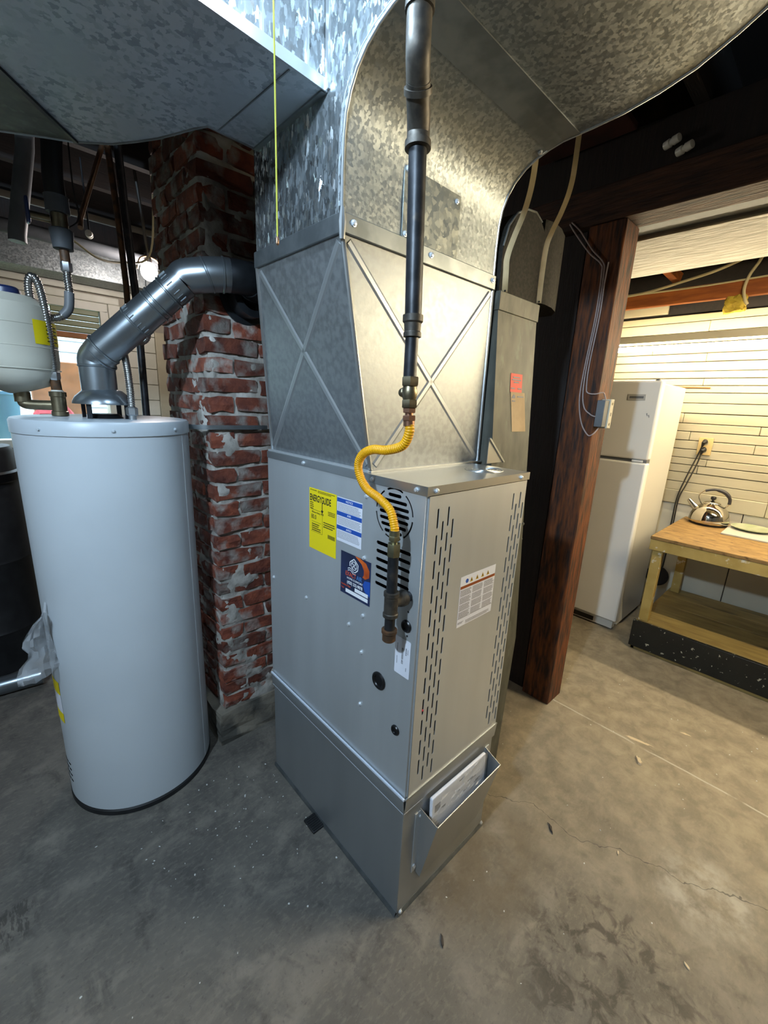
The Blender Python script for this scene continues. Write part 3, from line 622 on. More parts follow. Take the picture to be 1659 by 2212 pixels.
me = bpy.data.meshes.new('plastic_sleeve'); sl.to_mesh(me); sl.free(); me.materials.append(MATS['plastic_film']); link('plastic_sleeve', me, mp_)
q = MB(); r_ = random.Random(9)
for k in range(9):
    x = -.125 + r_.random() * .23; z_ = .03 + r_.random() * .06; q.box(x, x + r_.uniform(.012, .035), -.0064, -.0060, z_, z_ + .004, MM)
q.box(-.125, -.10, -.0064, -.0060, .05, .075, MM); q.build('cover_print', 'ink_grey', mp_, smooth=False)

# ================================================================== PLENUM CASE (between furnace and duct)
PC = thing('plenum_case', 'flared sheet metal plenum with X creased panels above the furnace', 'plenum', (.22, .42, 1.324))
zb, zt = 1.3245, 1.852
bl = [(.018, .213, zb), (.495, .213, zb), (.495, .73, zb), (.018, .73, zb)]
tl = [(-.085, .216, zt), (.49, .216, zt), (.49, .605, zt), (-.085, .605, zt)]
def panel(A, B, C, D, nm='panel', creases=True):
    o = MB().quad(A, B, C, D, .0015).build(nm, 'plenum_sheet', PC)
    A, B, C, D = map(Vector, (A, B, C, D)); n = (B - A).cross(D - A).normalized()
    if creases:
        for p, q in ((A, C), (B, D)):
            d = (q - p); p1 = p + d * .03; q1 = q - d * .03; s = d.normalized().cross(n).normalized() * .0105
            mb = MB(); h_ = n * .0026; mb.add([p1 - s, p1 - s * .5 + h_, p1 + s * .5 + h_, p1 + s, q1 - s, q1 - s * .5 + h_, q1 + s * .5 + h_, q1 + s], [(0, 1, 5, 4), (1, 2, 6, 5), (2, 3, 7, 6), (0, 3, 2, 1), (4, 5, 6, 7)]); mb.build('crease', 'steel_base', o, smooth=False)
    return o
panel(bl[0], bl[1], tl[1], tl[0]); panel(bl[3], bl[0], tl[0], tl[3]); panel(bl[1], bl[2], tl[2], tl[1], creases=False); panel(bl[2], bl[3], tl[3], tl[2], creases=False)
for i in (0, 1, 3): MB().tube([bl[i], Vector(bl[i]).lerp(Vector(tl[i]), .5), tl[i]], [.0055, .005, .006], 8).build('corner_seam', 'steel_lip', PC)
fo = MB(); fo.beam((.01, .207, 1.3265), (.50, .207, 1.3265), .014, .005); fo.build('foot_flange', 'steel_lip', PC)
fo = MB(); fo.beam((.010, .205, 1.3265), (.010, .735, 1.3265), .014, .005); fo.build('foot_flange', 'steel', PC)
# S-cleats joining to the duct above
for nm, a in (('front', (-.090, .496, .2085, .2155, 1.848, 1.888)), ('left', (-.0915, -.0845, .2085, .611, 1.848, 1.888)), ('right', (.489, .496, .2085, .611, 1.848, 1.888)), ('back', (-.09, .496, .604, .611, 1.848, 1.888))):
    MB().box(*a).build('drive_cleat', 'cleat', PC, bevel=.002)
MB().tube([(-.0885, .2115, 1.835), (-.0895, .2105, 1.868), (-.0885, .2115, 1.895)], [.006, .0085, .005], 8).build('corner_cap', 'steel_lip', PC)
for x in (-.060, .194, .474): screw((x, .2085, 1.868 + .004), (0, -1, 0), PC, .0055)

# ================================================================== SUPPLY DUCT (curves overhead)
SD = thing('supply_duct', 'large galvanized supply duct curving overhead from the furnace plenum', 'duct', (.2, .4, 1.888))
front = [(.216, 1.886), (.217, 1.96), (.215, 2.02), (.209, 2.06), (.196, 2.092), (.176, 2.12), (.148, 2.143), (.115, 2.159), (.08, 2.169), (.045, 2.175)]
under = [(.045, 2.175), (-.03, 2.177), (-.10, 2.181), (-.17, 2.192), (-.235, 2.208), (-.30, 2.237), (-.36, 2.27), (-.45, 2.29), (-1.5, 2.30)]
top = [(-1.5, 2.555), (.605, 2.555), (.605, 1.886)]
poly = front + under[1:] + top
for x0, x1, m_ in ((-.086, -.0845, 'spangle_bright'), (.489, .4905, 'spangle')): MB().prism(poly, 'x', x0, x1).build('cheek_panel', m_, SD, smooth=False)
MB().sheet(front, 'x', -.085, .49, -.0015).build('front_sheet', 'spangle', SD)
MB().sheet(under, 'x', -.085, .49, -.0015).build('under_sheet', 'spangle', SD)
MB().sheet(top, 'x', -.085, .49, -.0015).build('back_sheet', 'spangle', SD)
MB().sheet([(.085, 2.1655), (.045, 2.1725), (.040, 2.173), (.0, 2.1735)], 'x', -.085, .49, -.003).build('seam_band', 'cleat', SD)
for x in (-.0855, .4905): MB().tube([(x, a, b) for a, b in front + under[1:]], .0034, 8).build('edge_seam', 'steel_lip', SD)
MB().tube([(-.0862, a + .014, b + .004) for a, b in front], .0014, 6).build('edge_crease', 'steel_lip', SD)
pp = MB().box(.090, .302, .2125, .2155, 1.884, 2.043).build('patch_panel', 'spangle_patch', SD, bevel=.001)
for x, z in ((.285, 2.020), (.10, 2.030), (.10, 1.896)): screw((x, .2125, z), (0, -1, 0), pp, .005)
for x, y, z in ((.475, .098, 2.163),): screw((x, y, z), (0, -.2, -1), SD, .005)

# ================================================================== BRANCH DUCT going left
BD = thing('branch_duct', 'wide galvanized branch duct overhead above the water heater', 'duct', (-.3, .5, 2.122))
zu, zv = 2.122, 2.44
far1 = [(-.088, .585), (-.214, .583), (-.232, .615), (-.255, .668), (-.282, .728), (-.318, .788), (-.360, .85), (-.428, .910)]
near1 = [(-.73, .52), (-.66, .40), (-.56, .315), (-.46, .268), (-.352, .259), (-.088, .277)]
p1 = far1 + near1
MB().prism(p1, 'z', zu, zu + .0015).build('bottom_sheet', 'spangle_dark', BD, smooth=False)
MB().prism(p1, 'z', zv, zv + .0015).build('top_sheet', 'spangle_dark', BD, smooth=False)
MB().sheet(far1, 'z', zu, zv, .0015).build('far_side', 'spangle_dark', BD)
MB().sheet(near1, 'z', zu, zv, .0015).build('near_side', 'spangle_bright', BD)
MB().tube([(a, b, zu + .001) for a, b in far1], .004, 8).build('edge_seam', 'cleat', BD)
nb = [(a, b - .002, zu + .0) for a, b in near1[2:]]
MB().sheet([(a, b - .003) for a, b in near1[2:]], 'z', zu - .004, zu + .018, -.003).build('edge_lip', 'steel_lip', BD)
for x in (-.135, -.235): MB().box(x - .0016, x + .0016, .2635 + (x + .235) * .05, .2675 + (x + .235) * .06, zu, zv).build('seam', 'steel_lip', BD)
MB().beam((-.092, .277, zu - .002), (-.092, .585, zu - .002), .012, .004).build('joint_flange', 'cleat', BD)
MB().beam((-.088, .27, zu), (-.088, .27, zv), .012, .006, up=(1, 0, 0)).build('joint_flange', 'steel_lip', BD)
MB().beam((-.172, .279, zu - .0006), (-.190, .582, zu - .0006), .003, .002).build('seam', 'cleat', BD)
BE = thing('branch_duct_end', 'older tan tinted duct section joined to the branch duct', 'duct', (-.8, .9, 2.122))
p2 = [(-.430, .912), (-.486, .944), (-.573, 1.0), (-.75, 1.08), (-1.5, 1.3), (-1.8, .95), (-1.2, .72), (-.736, .522)]
MB().prism(p2, 'z', zu - .001, zv).build('duct_body', 'old_galv', BE, smooth=False)
MB().beam((-.428, .908, zu - .003), (-.733, .520, zu - .003), .010, .006).build('joint_bead', 'black_iron', BE)
MB().tube([(a, b, zu) for a, b in p2[:5]], .004, 8).build('edge_seam', 'cleat', BE)

# ================================================================== RETURN DROP
RD = thing('return_duct', 'old grey return air duct standing right beside the furnace', 'duct', (.6, .3, 0))
def loft(mb, a, b): return mb.add(list(a) + list(b), [(0, 1, 5, 4), (1, 2, 6, 5), (2, 3, 7, 6), (3, 0, 4, 7), (3, 2, 1, 0), (4, 5, 6, 7)])
A = [(.452, .11, 0), (.70, .11, 0), (.70, .48, 0), (.452, .48, 0)]
Bq = [(.505, .112, .62), (.735, .112, .62), (.735, .48, .62), (.505, .48, .62)]
Cq = [(.508, .200, 1.80), (.748, .200, 1.80), (.748, .48, 1.80), (.508, .48, 1.80)]
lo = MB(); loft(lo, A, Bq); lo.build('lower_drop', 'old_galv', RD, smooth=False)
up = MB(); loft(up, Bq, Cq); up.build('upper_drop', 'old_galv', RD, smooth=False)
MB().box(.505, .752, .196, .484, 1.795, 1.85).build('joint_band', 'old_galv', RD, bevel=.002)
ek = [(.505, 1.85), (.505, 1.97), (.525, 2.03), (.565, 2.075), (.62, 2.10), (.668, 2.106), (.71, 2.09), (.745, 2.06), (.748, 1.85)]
MB().prism(ek, 'y', .203, .48).build('elbow', 'shaded_galv', RD, ang=50)
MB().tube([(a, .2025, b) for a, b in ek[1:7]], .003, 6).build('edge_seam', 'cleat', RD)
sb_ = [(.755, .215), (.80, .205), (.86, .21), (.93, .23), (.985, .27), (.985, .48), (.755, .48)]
MB().prism(sb_, 'z', 1.862, 2.115).build('side_run', 'shaded_galv', RD, ang=50)
MB().prism([(.455, 1.405), (.548, 1.328), (.455, 1.328)], 'y', .148, .1495).build('brace_plate', 'steel_lip', RD); MB().beam((.455, .147, 1.408), (.552, .147, 1.328), .006, .006).build('brace_edge', 'steel_lip', RD)
for z in (1.08, 1.02): MB().tube([(.735 + .004 * sin(j), .145 + j * .01, z + .006 * sin(j * 2)) for j in range(6)], .008, 8).build('tape_wad', 'cleat', RD)
def strap(pts, label):
    o = MB()
    P_ = spline(pts, 6); w_ = Vector((.73, -.68, 0)) * .0085; n_ = Vector((-.68, -.73, 0)) * .0012
    v = []
    for p in P_: v += [p - w_ + n_, p + w_ + n_, p + w_ - n_, p - w_ - n_]
    f_ = []
    for i in range(len(P_) - 1):
        for k in range(4): f_.append((i * 4 + k, i * 4 + (k + 1) % 4, i * 4 + 4 + (k + 1) % 4, i * 4 + 4 + k))
    f_ += [(3, 2, 1, 0), tuple(len(v) - 4 + k for k in range(4))]
    o.add(v, f_); o = o.build('hanger_strap', 'strap_tan'); tag(o, label, 'strap')
    for p in (P_[0].lerp(P_[1], .5), P_[-2]): MB().lathe([(.003, 0), (.003, .002)], p + Vector((-.68, -.73, 0)) * .0015, (-.68, -.73, 0), n=8).build('nail_hole', 'black_iron', o)
    return o
strap([(.527, .196, 1.848), (.518, .193, 1.90), (.512, .190, 1.94), (.535, .188, 2.0), (.575, .187, 2.08), (.60, .187, 2.17), (.607, .189, 2.30), (.61, .19, 2.56)], 'tan metal hanger strap on the furnace side of the return duct')
strap([(.742, .197, 1.855), (.735, .194, 1.93), (.733, .190, 2.02), (.752, .187, 2.07), (.795, .185, 2.14), (.835, .186, 2.22), (.85, .188, 2.31), (.852, .19, 2.56)], 'tan metal hanger strap between return duct and dark beam')
def facep(x, z): return (x, .2 - (1.8 - z) * .0746 - .0016, z)
tg = thing('service_tag', 'red service tag with a kraft paper slip stuck on the grey return duct', 'tag', facep(.66, 1.6))
def tagq(x0, x1, z0, z1, dx=0): return MB().quad(facep(x0 + dx, z0), facep(x1 + dx, z0), facep(x1, z1), facep(x0, z1), .0008)
tagq(.598, .672, 1.556, 1.616).build('red_card', 'red_tag', tg); tagq(.602, .692, 1.425, 1.556, .02).build('paper_slip', 'kraft', tg)
q = MB()
for i, (x0, x1, z) in enumerate(((.612, .655, 1.602), (.606, .662, 1.594), (.618, .65, 1.586), (.603, .625, 1.566), (.645, .667, 1.566), (.645, .685, 1.540), (.612, .632, 1.525))): q.quad(facep(x0, z), facep(x1, z), facep(x1, z + .004), facep(x0, z + .004), .0012)
q.quad(facep(.608, 1.536), facep(.63, 1.536), facep(.63, 1.545), facep(.62, 1.549), .0012)
q.v = [(a, b - .0009, c) for a, b, c in q.v]; q.build('small_print', 'ink_grey', tg, smooth=False)
# ================================================================== GAS PIPE
GP = thing('gas_pipe', 'black iron gas pipe hanging down from the ceiling with valve', 'pipe', (-.06, .015, 1.49))
def V(y, z, x=-.06): return Vector((x, y, z))
MB().cyl(V(.0148, 1.668), V(.0275, 1.955), .0165, n=24).build('pipe', 'black_iron', GP)
MB().cyl(V(.0145, 1.545), V(.0148, 1.668), .0132, n=24).build('pipe', 'black_iron', GP)
MB().lathe([(.0150, 0), (.0178, .001), (.0178, .009), (.0160, .011), (.0170, .026), (.0200, .029), (.0200, .041), (.0165, .042)], V(.0142, 1.627), (0, .02, 1), n=24).build('reducer', 'fitting_iron', GP)
# 45 degree offset made of two fittings, then the pipe going up
e1 = [V(.0272, 1.950), V(.0278, 1.962), V(.0278, 1.975), V(.018, 1.992, -.072), V(.004, 2.010, -.090), V(-.005, 2.019, -.1)]
MB().tube(spline(e1, 5), .0205, 20).build('elbow', 'fitting_iron', GP)
MB().lathe([(.0205, 0), (.0238, .001), (.0238, .012), (.0205, .013)], V(.0270, 1.946), (0, .04, 1), n=24).build('elbow_rim', 'fitting_iron', GP)
d_ = Vector((-.028, -.023, .036)).normalized()
MB().lathe([(.0205, 0), (.0238, .001), (.0238, .010), (.020, .011)], V(.006, 2.008, -.088), d_, n=24).build('elbow_rim', 'fitting_iron', GP)
e2 = [V(-.003, 2.017, -.098), V(-.014, 2.032, -.112), V(-.020, 2.046, -.119), V(-.020, 2.07, -.12), V(-.020, 2.10, -.12)]
MB().tube(spline(e2, 5), .0200, 20).build('elbow', 'fitting_iron', GP)
MB().lathe([(.020, 0), (.0232, .001), (.0232, .012), (.020, .013)], V(-.020, 2.09, -.12), (0, 0, 1), n=24).build('elbow_rim', 'fitting_iron', GP)
MB().cyl(V(-.020, 2.09, -.12), V(-.020, 2.556, -.12), .0165, n=24).build('pipe', 'black_iron', GP)
# brass shut-off valve
vb = MB(); hexnut(vb, V(.0128, 1.553), V(.0122, 1.535), .0185); vb.lathe([(.013, 0), (.0150, .006), (.0165, .014), (.0150, .022), (.013, .028)], V(.0122, 1.508), (0, .02, 1), n=20); hexnut(vb, V(.0118, 1.508), V(.0108, 1.492), .0172)
vb = vb.build('valve', 'brass_dull', GP)
MB().sphere(V(.026, 1.522, -.066), .0095, 14, 8).build('valve_stem', 'brass_dull', vb)
# ------------------------------------------------ yellow connector
YC = thing('gas_connector', 'yellow corrugated gas hose looping down to the furnace', 'hose', (-.06, .035, 1.19))
yp = [V(.009, 1.464), V(.007, 1.442), V(.024, 1.414), V(.066, 1.400, -.066), V(.108, 1.397, -.07), V(.143, 1.381, -.07), V(.158, 1.354, -.069), V(.150, 1.325, -.067), V(.126, 1.302, -.066), V(.086, 1.287, -.063), V(.052, 1.266), V(.036, 1.232), V(.034, 1.222)]
corrugated(yp, .0086, .0052, .0020).build('hose', 'yellow_hose', YC, ang=180)
ft = MB(); hexnut(ft, V(.0108, 1.492), V(.0105, 1.482), .0142); ft.cyl(V(.0105, 1.482), V(.0102, 1.476), .0085); hexnut(ft, V(.0102, 1.477), V(.0095, 1.466), .0145); ft.cyl(V(.0095, 1.466), V(.009, 1.456), .0118)
ft.build('flare_fitting', 'brass_copper', YC)
ft = MB(); ft.cyl(V(.034, 1.224), V(.034, 1.212), .0122); hexnut(ft, V(.034, 1.212), V(.034, 1.200), .0140); ft.cyl(V(.034, 1.201), V(.034, 1.192), .0085); hexnut(ft, V(.034, 1.193), V(.034, 1.162), .0165)
ft.build('flare_fitting', 'brass_green', YC)
# ------------------------------------------------ drip leg
DL = thing('drip_leg', 'short black iron pipe with tee and rusty cap below the yellow hose', 'pipe', (-.06, .034, .945))
MB().cyl(V(.034, 1.163), V(.0335, 1.068), .0128, n=22).build('pipe', 'black_iron', DL)
tee = MB().lathe([(.0150, 0), (.0185, .001), (.0185, .009), (.0165, .011), (.0165, .052), (.0185, .054), (.0185, .063), (.0150, .064)], V(.0335, 1.010), (0, 0, 1), n=24)
tee.lathe([(.0150, 0), (.0150, .020), (.0180, .026), (.0200, .036), (.0200, .044), (.012, .0445)], V(.0335, 1.045), (1, 0, .02), n=24)
tee.build('tee', 'fitting_iron', DL)
MB().cyl(V(.0335, 1.045, -.018), V(.0335, 1.045, .002), .0128, n=18).build('stub', 'black_iron', DL)
MB().cyl(V(.034, 1.012), V(.0345, .975), .0128, n=22).build('pipe', 'black_iron', DL)
MB().lathe([(.0135, 0), (.0165, .003), (.0165, .020), (.0190, .023), (.0190, .031), (.0150, .032)], V(.0345, .945), (0, 0, 1), n=22).build('cap', 'rusty_iron', DL)
# pull cord + bulb
LP = thing('pull_cord_lamp', 'bare bulb on the ceiling with a lime green pull cord', 'lamp', (-.306, .10, 1.745))
MB().tube([(-.306, .10, 2.27), (-.3055, .10, 2.0), (-.3055, .10, 1.755)], .0014, 8).build('pull_cord', 'cord_lime', LP)
MB().lathe([(.0010, 0), (.0026, .002), (.0029, .010), (.0015, .013)], (-.3055, .10, 1.745), n=10).build('cord_tip', 'copper_dull', LP)
MB().lathe([(.016, 0), (.028, .004), (.03, .02), (.026, .05), (.012, .06)], (-.315, .095, 2.245), n=24).build('lamp_holder', 'ceramic', LP)
MB().cyl((-.315, .095, 2.30), (-.315, .095, 2.755), .006).build('stem', 'ceramic', LP)
MB().sphere((-.315, .095, 2.222), .025, 20, 12, 1.1).build('bulb', 'led_glow', LP)

# ================================================================== CHIMNEY
CH = thing('brick_chimney', 'old red brick chimney stack with crumbling mortar between heater and furnace', 'chimney', (.13, 1.2, 0))
cx0, cx1, cy0, cy1, cz0, cz1 = -.095, .36, .985, 1.455, .155, 2.553
def mortar_face(along, a0, a1, plane, sgn, axis):
    mb = MB(); st = .0095; na = int((a1 - a0) / st); nz_ = int((cz1 - cz0) / st); v = []; f_ = []
    for i in range(na + 1):
        for j in range(nz_ + 1):
            a = a0 + (a1 - a0) * i / na; z = cz0 + (cz1 - cz0) * j / nz_
            p = Vector((a * 9, z * 9, plane * 31)); n1 = noise.noise(p) + .7 * noise.noise(p * 2.7) + .35 * noise.noise(p * 7)
            d = .0078 - max(-.006, min(.0118, n1 * .014))
            if i in (0, na): d = .012
            v.append((a, plane - sgn * d, z) if axis == 'y' else (plane - sgn * d, a, z))
    for i in range(na):
        for j in range(nz_): f_.append((i * (nz_ + 1) + j, (i + 1) * (nz_ + 1) + j, (i + 1) * (nz_ + 1) + j + 1, i * (nz_ + 1) + j + 1))
    mb.add(v, f_); return mb
core = MB().box(cx0 + .014, cx1, cy0 + .014, cy1, cz0, cz1).build('core', 'mortar', CH, smooth=False)
m_ = mortar_face('x', cx0 + .010, cx1, cy0, -1, 'y').mesh('mortar_bed', 'mortar', True, 180); link('mortar_bed', m_, CH)
m_ = mortar_face('y', cy0 + .010, cy1, cx0, -1, 'x').mesh('mortar_bed', 'mortar', True, 180); link('mortar_bed', m_, CH)
br_m = []
rb = random.Random(3)
for k in range(8):
    bm = bmesh.new(); bmesh.ops.create_cube(bm, size=1.0); bmesh.ops.subdivide_edges(bm, edges=bm.edges, cuts=1, use_grid_fill=True)
    for v in bm.verts:
        v.co.x *= .194; v.co.y *= .093; v.co.z *= .0525
        nz_ = sum(abs(c) > 1e-4 for c in v.co)
        j = .0065 if nz_ == 3 else .0045
        v.co += Vector((rb.uniform(-j, j), rb.uniform(-j * .8, j * .8), rb.uniform(-j, j)))
        if nz_ == 3: v.co *= .975
    me = bpy.data.meshes.new('brick'); bm.to_mesh(me); bm.free(); me.materials.append(MATS['brick']); br_m.append(me)
def brick(x0, x1, y0, y1, z0):
    o = bpy.data.objects.new('brick', rb.choice(br_m)); COL.objects.link(o); put(o, CH)
    lx, ly = x1 - x0, y1 - y0
    o.location = Vector(o.location) + Vector(((x0 + x1) / 2, (y0 + y1) / 2, z0 + .0275 + rb.uniform(-.002, .002)))
    if lx >= ly: o.scale = (lx / .194, ly / .093, 1)
    else: o.rotation_euler = (0, 0, pi / 2); o.scale = (ly / .194, lx / .093, 1)
    o.rotation_euler.z += rb.uniform(-.012, .012); o.rotation_euler.y += rb.uniform(-.02, .02)
    if rb.random() < .5: o.rotation_euler.x += pi
g = .012; i = 0; z = cz0 + .006
while z < 2.52:
    if i % 2 == 0:
        x = cx0
        for l in (.194, .194, .05):
            brick(x, min(cx1, x + l), cy0 + rb.uniform(-.003, .004), cy0 + .093, z); x += l + g
        y = cy0 + .093 + g
        for l in (.194, .16): brick(cx0 + rb.uniform(-.003, .004), cx0 + .093, y, min(cy1, y + l), z); y += l + g
    else:
        brick(cx0, cx0 + .093, cy0, cy0 + .194, z); x = cx0 + .093 + g
        for l in (.194, .15): brick(x, min(cx1, x + l), cy0 + rb.uniform(-.003, .004), cy0 + .093, z); x += l + g
        y = cy0 + .194 + g
        for l in (.194, .05): brick(cx0 + rb.uniform(-.003, .004), cx0 + .093, y, min(cy1, y + l), z); y += l + g
    i += 1; z += .0675
ft = bmesh.new(); bmesh.ops.create_cube(ft, size=1); bmesh.ops.subdivide_edges(ft, edges=ft.edges, cuts=5, use_grid_fill=True)
for v in ft.verts:
    n1 = noise.noise_vector(v.co * 4) * .012
    v.co = Vector(((cx0 - .035 + cx1) / 2 + v.co.x * (cx1 - cx0 + .035), (cy0 - .01 + cy1) / 2 + v.co.y * (cy1 - cy0 + .02), .0775 + v.co.z * .155)) + n1 * (1 if v.co.z > -.49 else 0)
me = bpy.data.meshes.new('footing'); ft.to_mesh(me); ft.free(); me.materials.append(MATS['stone']); link('footing', me, CH)

# ================================================================== WATER HEATER
HC = Vector((-.398, 1.108, 0)); HR = .251
WH = thing('water_heater', 'pale grey tank water heater beside the brick chimney', 'water heater', tuple(HC))
MB().lathe([(HR - .004, .022), (HR, .026), (HR, 1.366), (HR - .003, 1.368)], HC, n=96).build('jacket', 'heater_grey', WH)
MB().lathe([(HR - .002, 1.366), (HR + .0035, 1.367), (HR + .0035, 1.402), (HR - .001, 1.409), (HR - .012, 1.411), (.05, 1.409)], HC, n=96).build('lid', 'heater_lid', WH)
MB().lathe([(HR - .006, 0), (HR + .002, .001), (HR + .002, .018), (HR - .002, .023)], HC, n=96).build('base_ring', 'dark_rubber', WH)
def hp(a, r, z): return (HC.x + r * cos(a), HC.y + r * sin(a), z)
MB().tube([hp(radians(-42), HR, z) for z in (.03, .7, 1.365)], .0016, 6).build('seam', 'heater_grey', WH)
for a in (-97, -52, -140): screw(hp(radians(a), HR + .003, 1.385), (cos(radians(a)), sin(radians(a)), 0), WH, .0045, 'heater_lid')
# combustion air louvres near the base
for c in range(3):
    for r_ in range(4): 
        a = radians(181 + c * 5); MB().beam(hp(a - .03, HR + .0006, .10 + r_ * .025), hp(a + .03, HR + .0006, .10 + r_ * .025), .0012, .005).build('louvre', 'void_black', WH)
for (r, h0, z) in ((.012, 0, 1.43),):
    pass
# draft hood with four legs
dh = MB().lathe([(.040, 1.505), (.056, 1.500), (.080, 1.478), (.088, 1.462), (.089, 1.455), (.084, 1.458), (.05, 1.492)], (HC.x, HC.y, 0), n=40, caps=False).build('draft_hood', 'vent_pipe', WH)
for a in (45, 135, 225, 315): MB().beam(hp(radians(a), .074, 1.408), hp(radians(a), .074, 1.468), .016, .003, up=(cos(radians(a)), sin(radians(a)), 0)).build('hood_leg', 'vent_dark', dh)
MB().lathe([(.05, 1.408), (.052, 1.411), (.040, 1.424)], (HC.x, HC.y, 0), n=28).build('flue_outlet', 'black_plastic', WH)
# strap running to the chimney
o = MB().sheet([(-.150, 1.045), (-.146, 1.02), (-.13, .992), (-.10, .977), (.0, .972), (.125, .969)], 'z', 1.378, 1.394, -.0018).build('seismic_strap', 'cleat'); tag(o, 'thin metal strap tying the water heater to the brick chimney', 'strap')
MB().cyl((.11, .968, 1.384), (.11, .985, 1.384), .004, n=8).build('bolt', 'steel_lip', o)
# hanging plastic bag and yellow label at the left
BG = thing('plastic_bag', 'clear plastic manual bag hanging on the left of the water heater', 'bag', (-.70, 1.0, .58))
rg = random.Random(21); ny, nx = 10, 8; v = []; f_ = []
outl = [(.0, .03), (.02, .05), (.06, .02), (.10, -.005), (.045, -.01), (.055, .0), (.075, .015), (.10, .02), (.095, .01), (.07, .0), (.02, -.01)]
for s in (0, 1):
    for j in range(ny + 1):
        t = j / ny; z = .80 - t * .205; wl = .010 + .10 * (sin(t * pi * .5) ** .7) * (1 - .38 * math.exp(-((t - .55) / .12) ** 2)); 
        for k in range(nx + 1):
            u = k / nx; x = -.648 - wl * u + .02 * t; y = 1.02 - .05 * u + (.018 if s else -.018) * sin(pi * u) * (.3 + t) + noise.noise(Vector((u * 4, t * 5, s * 9))) * .022
            v.append((x, y, z + noise.noise(Vector((u * 3 + 5, t * 3, s))) * .02 * u))
n1 = (nx + 1)
for s in (0, 1):
    o_ = s * n1 * (ny + 1)
    for j in range(ny):
        for k in range(nx): f_.append((o_ + j * n1 + k, o_ + j * n1 + k + 1, o_ + (j + 1) * n1 + k + 1, o_ + (j + 1) * n1 + k))
b_ = MB(); b_.add(v, f_); b_.build('film', 'plastic_film', BG, ang=28)
MB().cyl((-.645, 1.02, .80), (-.638, 1.03, .83), .004, n=8).build('hang_tab', 'plastic_film', BG)
def heat_patch(a0, a1, z0, z1, m, nm, par):
    pr = MB(); k = 8; pts = [hp(a0 + (a1 - a0) * i / k, HR + .0008, 0) for i in range(k + 1)]
    pr.add([(p[0], p[1], z) for z in (z0, z1) for p in pts], [(i, i + 1, k + 2 + i, k + 1 + i) for i in range(k)]); return pr.build(nm, m, par)
yl = heat_patch(radians(180), radians(196), .36, .525, 'paper_white', 'warning_sticker', WH); yl['label'] = 'yellow and white warning sticker'
heat_patch(radians(180), radians(196.2), .475, .5255, 'paper_yellow', 'yellow_field', yl).location = (-.0004, -.0002, 0)
heat_patch(radians(180), radians(196.2), .36, .40, 'paper_yellow', 'yellow_field', yl).location = (-.0004, -.0002, 0)

# ================================================================== FLUE VENT PIPE
FV = thing('vent_pipe', 'shiny metal flue pipe climbing from water heater into the brick chimney', 'flue pipe', (HC.x, HC.y, 1.5))
r4 = .0515
fp = [Vector((HC.x - .008, HC.y, 1.492)), Vector((HC.x - .008, HC.y, 1.575)), Vector((-.385, 1.088, 1.628)), Vector((-.170, .950, 1.853)), Vector((-.062, .890, 1.884)), Vector((.010, .868, 1.886)), Vector((.05, .905, 1.872)), Vector((.058, .985, 1.858))]
def seg(a, b, rr_=r4, m='vent_pipe', nm='pipe_section'): return MB().tube([a, a.lerp(b, .5), b], rr_, 32).build(nm, m, FV, ang=60)
def rib(p, d, par=None, r=None, m='vent_pipe'):
    d = d.normalized(); r = r or r4
    MB().lathe([(r, -.004), (r + .003, -.002), (r + .0032, .002), (r, .004)], p, d, n=32, caps=False).build('rib', m, par or FV)
s1 = seg(fp[0], fp[1])
e1 = MB().tube(spline([fp[1], fp[1] + Vector((0, 0, .02)), Vector((-.396, 1.096, 1.612)), fp[2]], 6), r4 + .001, 32).build('pipe_elbow', 'vent_pipe', FV, ang=60)
rib(fp[1], fp[1] - fp[0]); rib(fp[1].lerp(fp[2], .62), fp[2] - fp[1] + Vector((.03, -.02, 0)), r=r4 + .001); rib(fp[2], fp[3] - fp[2], r=r4 + .001)
s2 = seg(fp[2], fp[3]); d2 = (fp[3] - fp[2]).normalized(); L2 = (fp[3] - fp[2]).length
for t in (.40, .64, .69, .83): rib(fp[2] + d2 * L2 * t, d2, s2)
# crimp flutes and screws
for t0 in (.43, .90):
    for k in range(22):
        a = 2 * pi * k / 22; n_ = d2.orthogonal().normalized(); b_ = d2.cross(n_); off = (n_ * cos(a) + b_ * sin(a)) * (r4 + .0004)
        MB().tube([fp[2] + d2 * (L2 * t0 - .012) + off, fp[2] + d2 * (L2 * t0 + .010) + off], .0018, 6).build('crimp', 'vent_pipe', s2)
e2 = MB().tube(spline([fp[3], fp[3] + d2 * .02, Vector((-.105, .909, 1.878)), fp[4], fp[4] + Vector((.02, -.006, .001))], 6), r4 + .001, 32).build('pipe_elbow', 'vent_pipe', FV, ang=60)
rib(fp[4], fp[5] - fp[4], r=r4 + .001); rib(Vector((-.105, .909, 1.878)), Vector((.09, -.04, .04)), r=r4 + .001)
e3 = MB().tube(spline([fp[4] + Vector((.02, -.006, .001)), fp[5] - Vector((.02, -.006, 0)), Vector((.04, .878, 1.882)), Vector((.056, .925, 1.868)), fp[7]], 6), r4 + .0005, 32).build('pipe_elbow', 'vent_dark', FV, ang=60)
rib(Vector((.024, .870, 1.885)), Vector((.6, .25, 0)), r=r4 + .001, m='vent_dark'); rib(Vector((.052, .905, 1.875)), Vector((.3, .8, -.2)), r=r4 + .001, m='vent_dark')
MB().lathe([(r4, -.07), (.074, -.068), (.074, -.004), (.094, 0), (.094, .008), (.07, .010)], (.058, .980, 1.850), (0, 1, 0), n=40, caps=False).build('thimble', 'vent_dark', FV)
for p, n_ in ((Vector((-.30, 1.03, 1.725)), Vector((-.5, -.75, .2))), (Vector((.020, .812, 1.90)), Vector((-.2, -1, .2))), (Vector((.04, .822, 1.865)), Vector((.2, -1, -.1)))): screw(p + n_.normalized() * .0, n_, FV, .004)

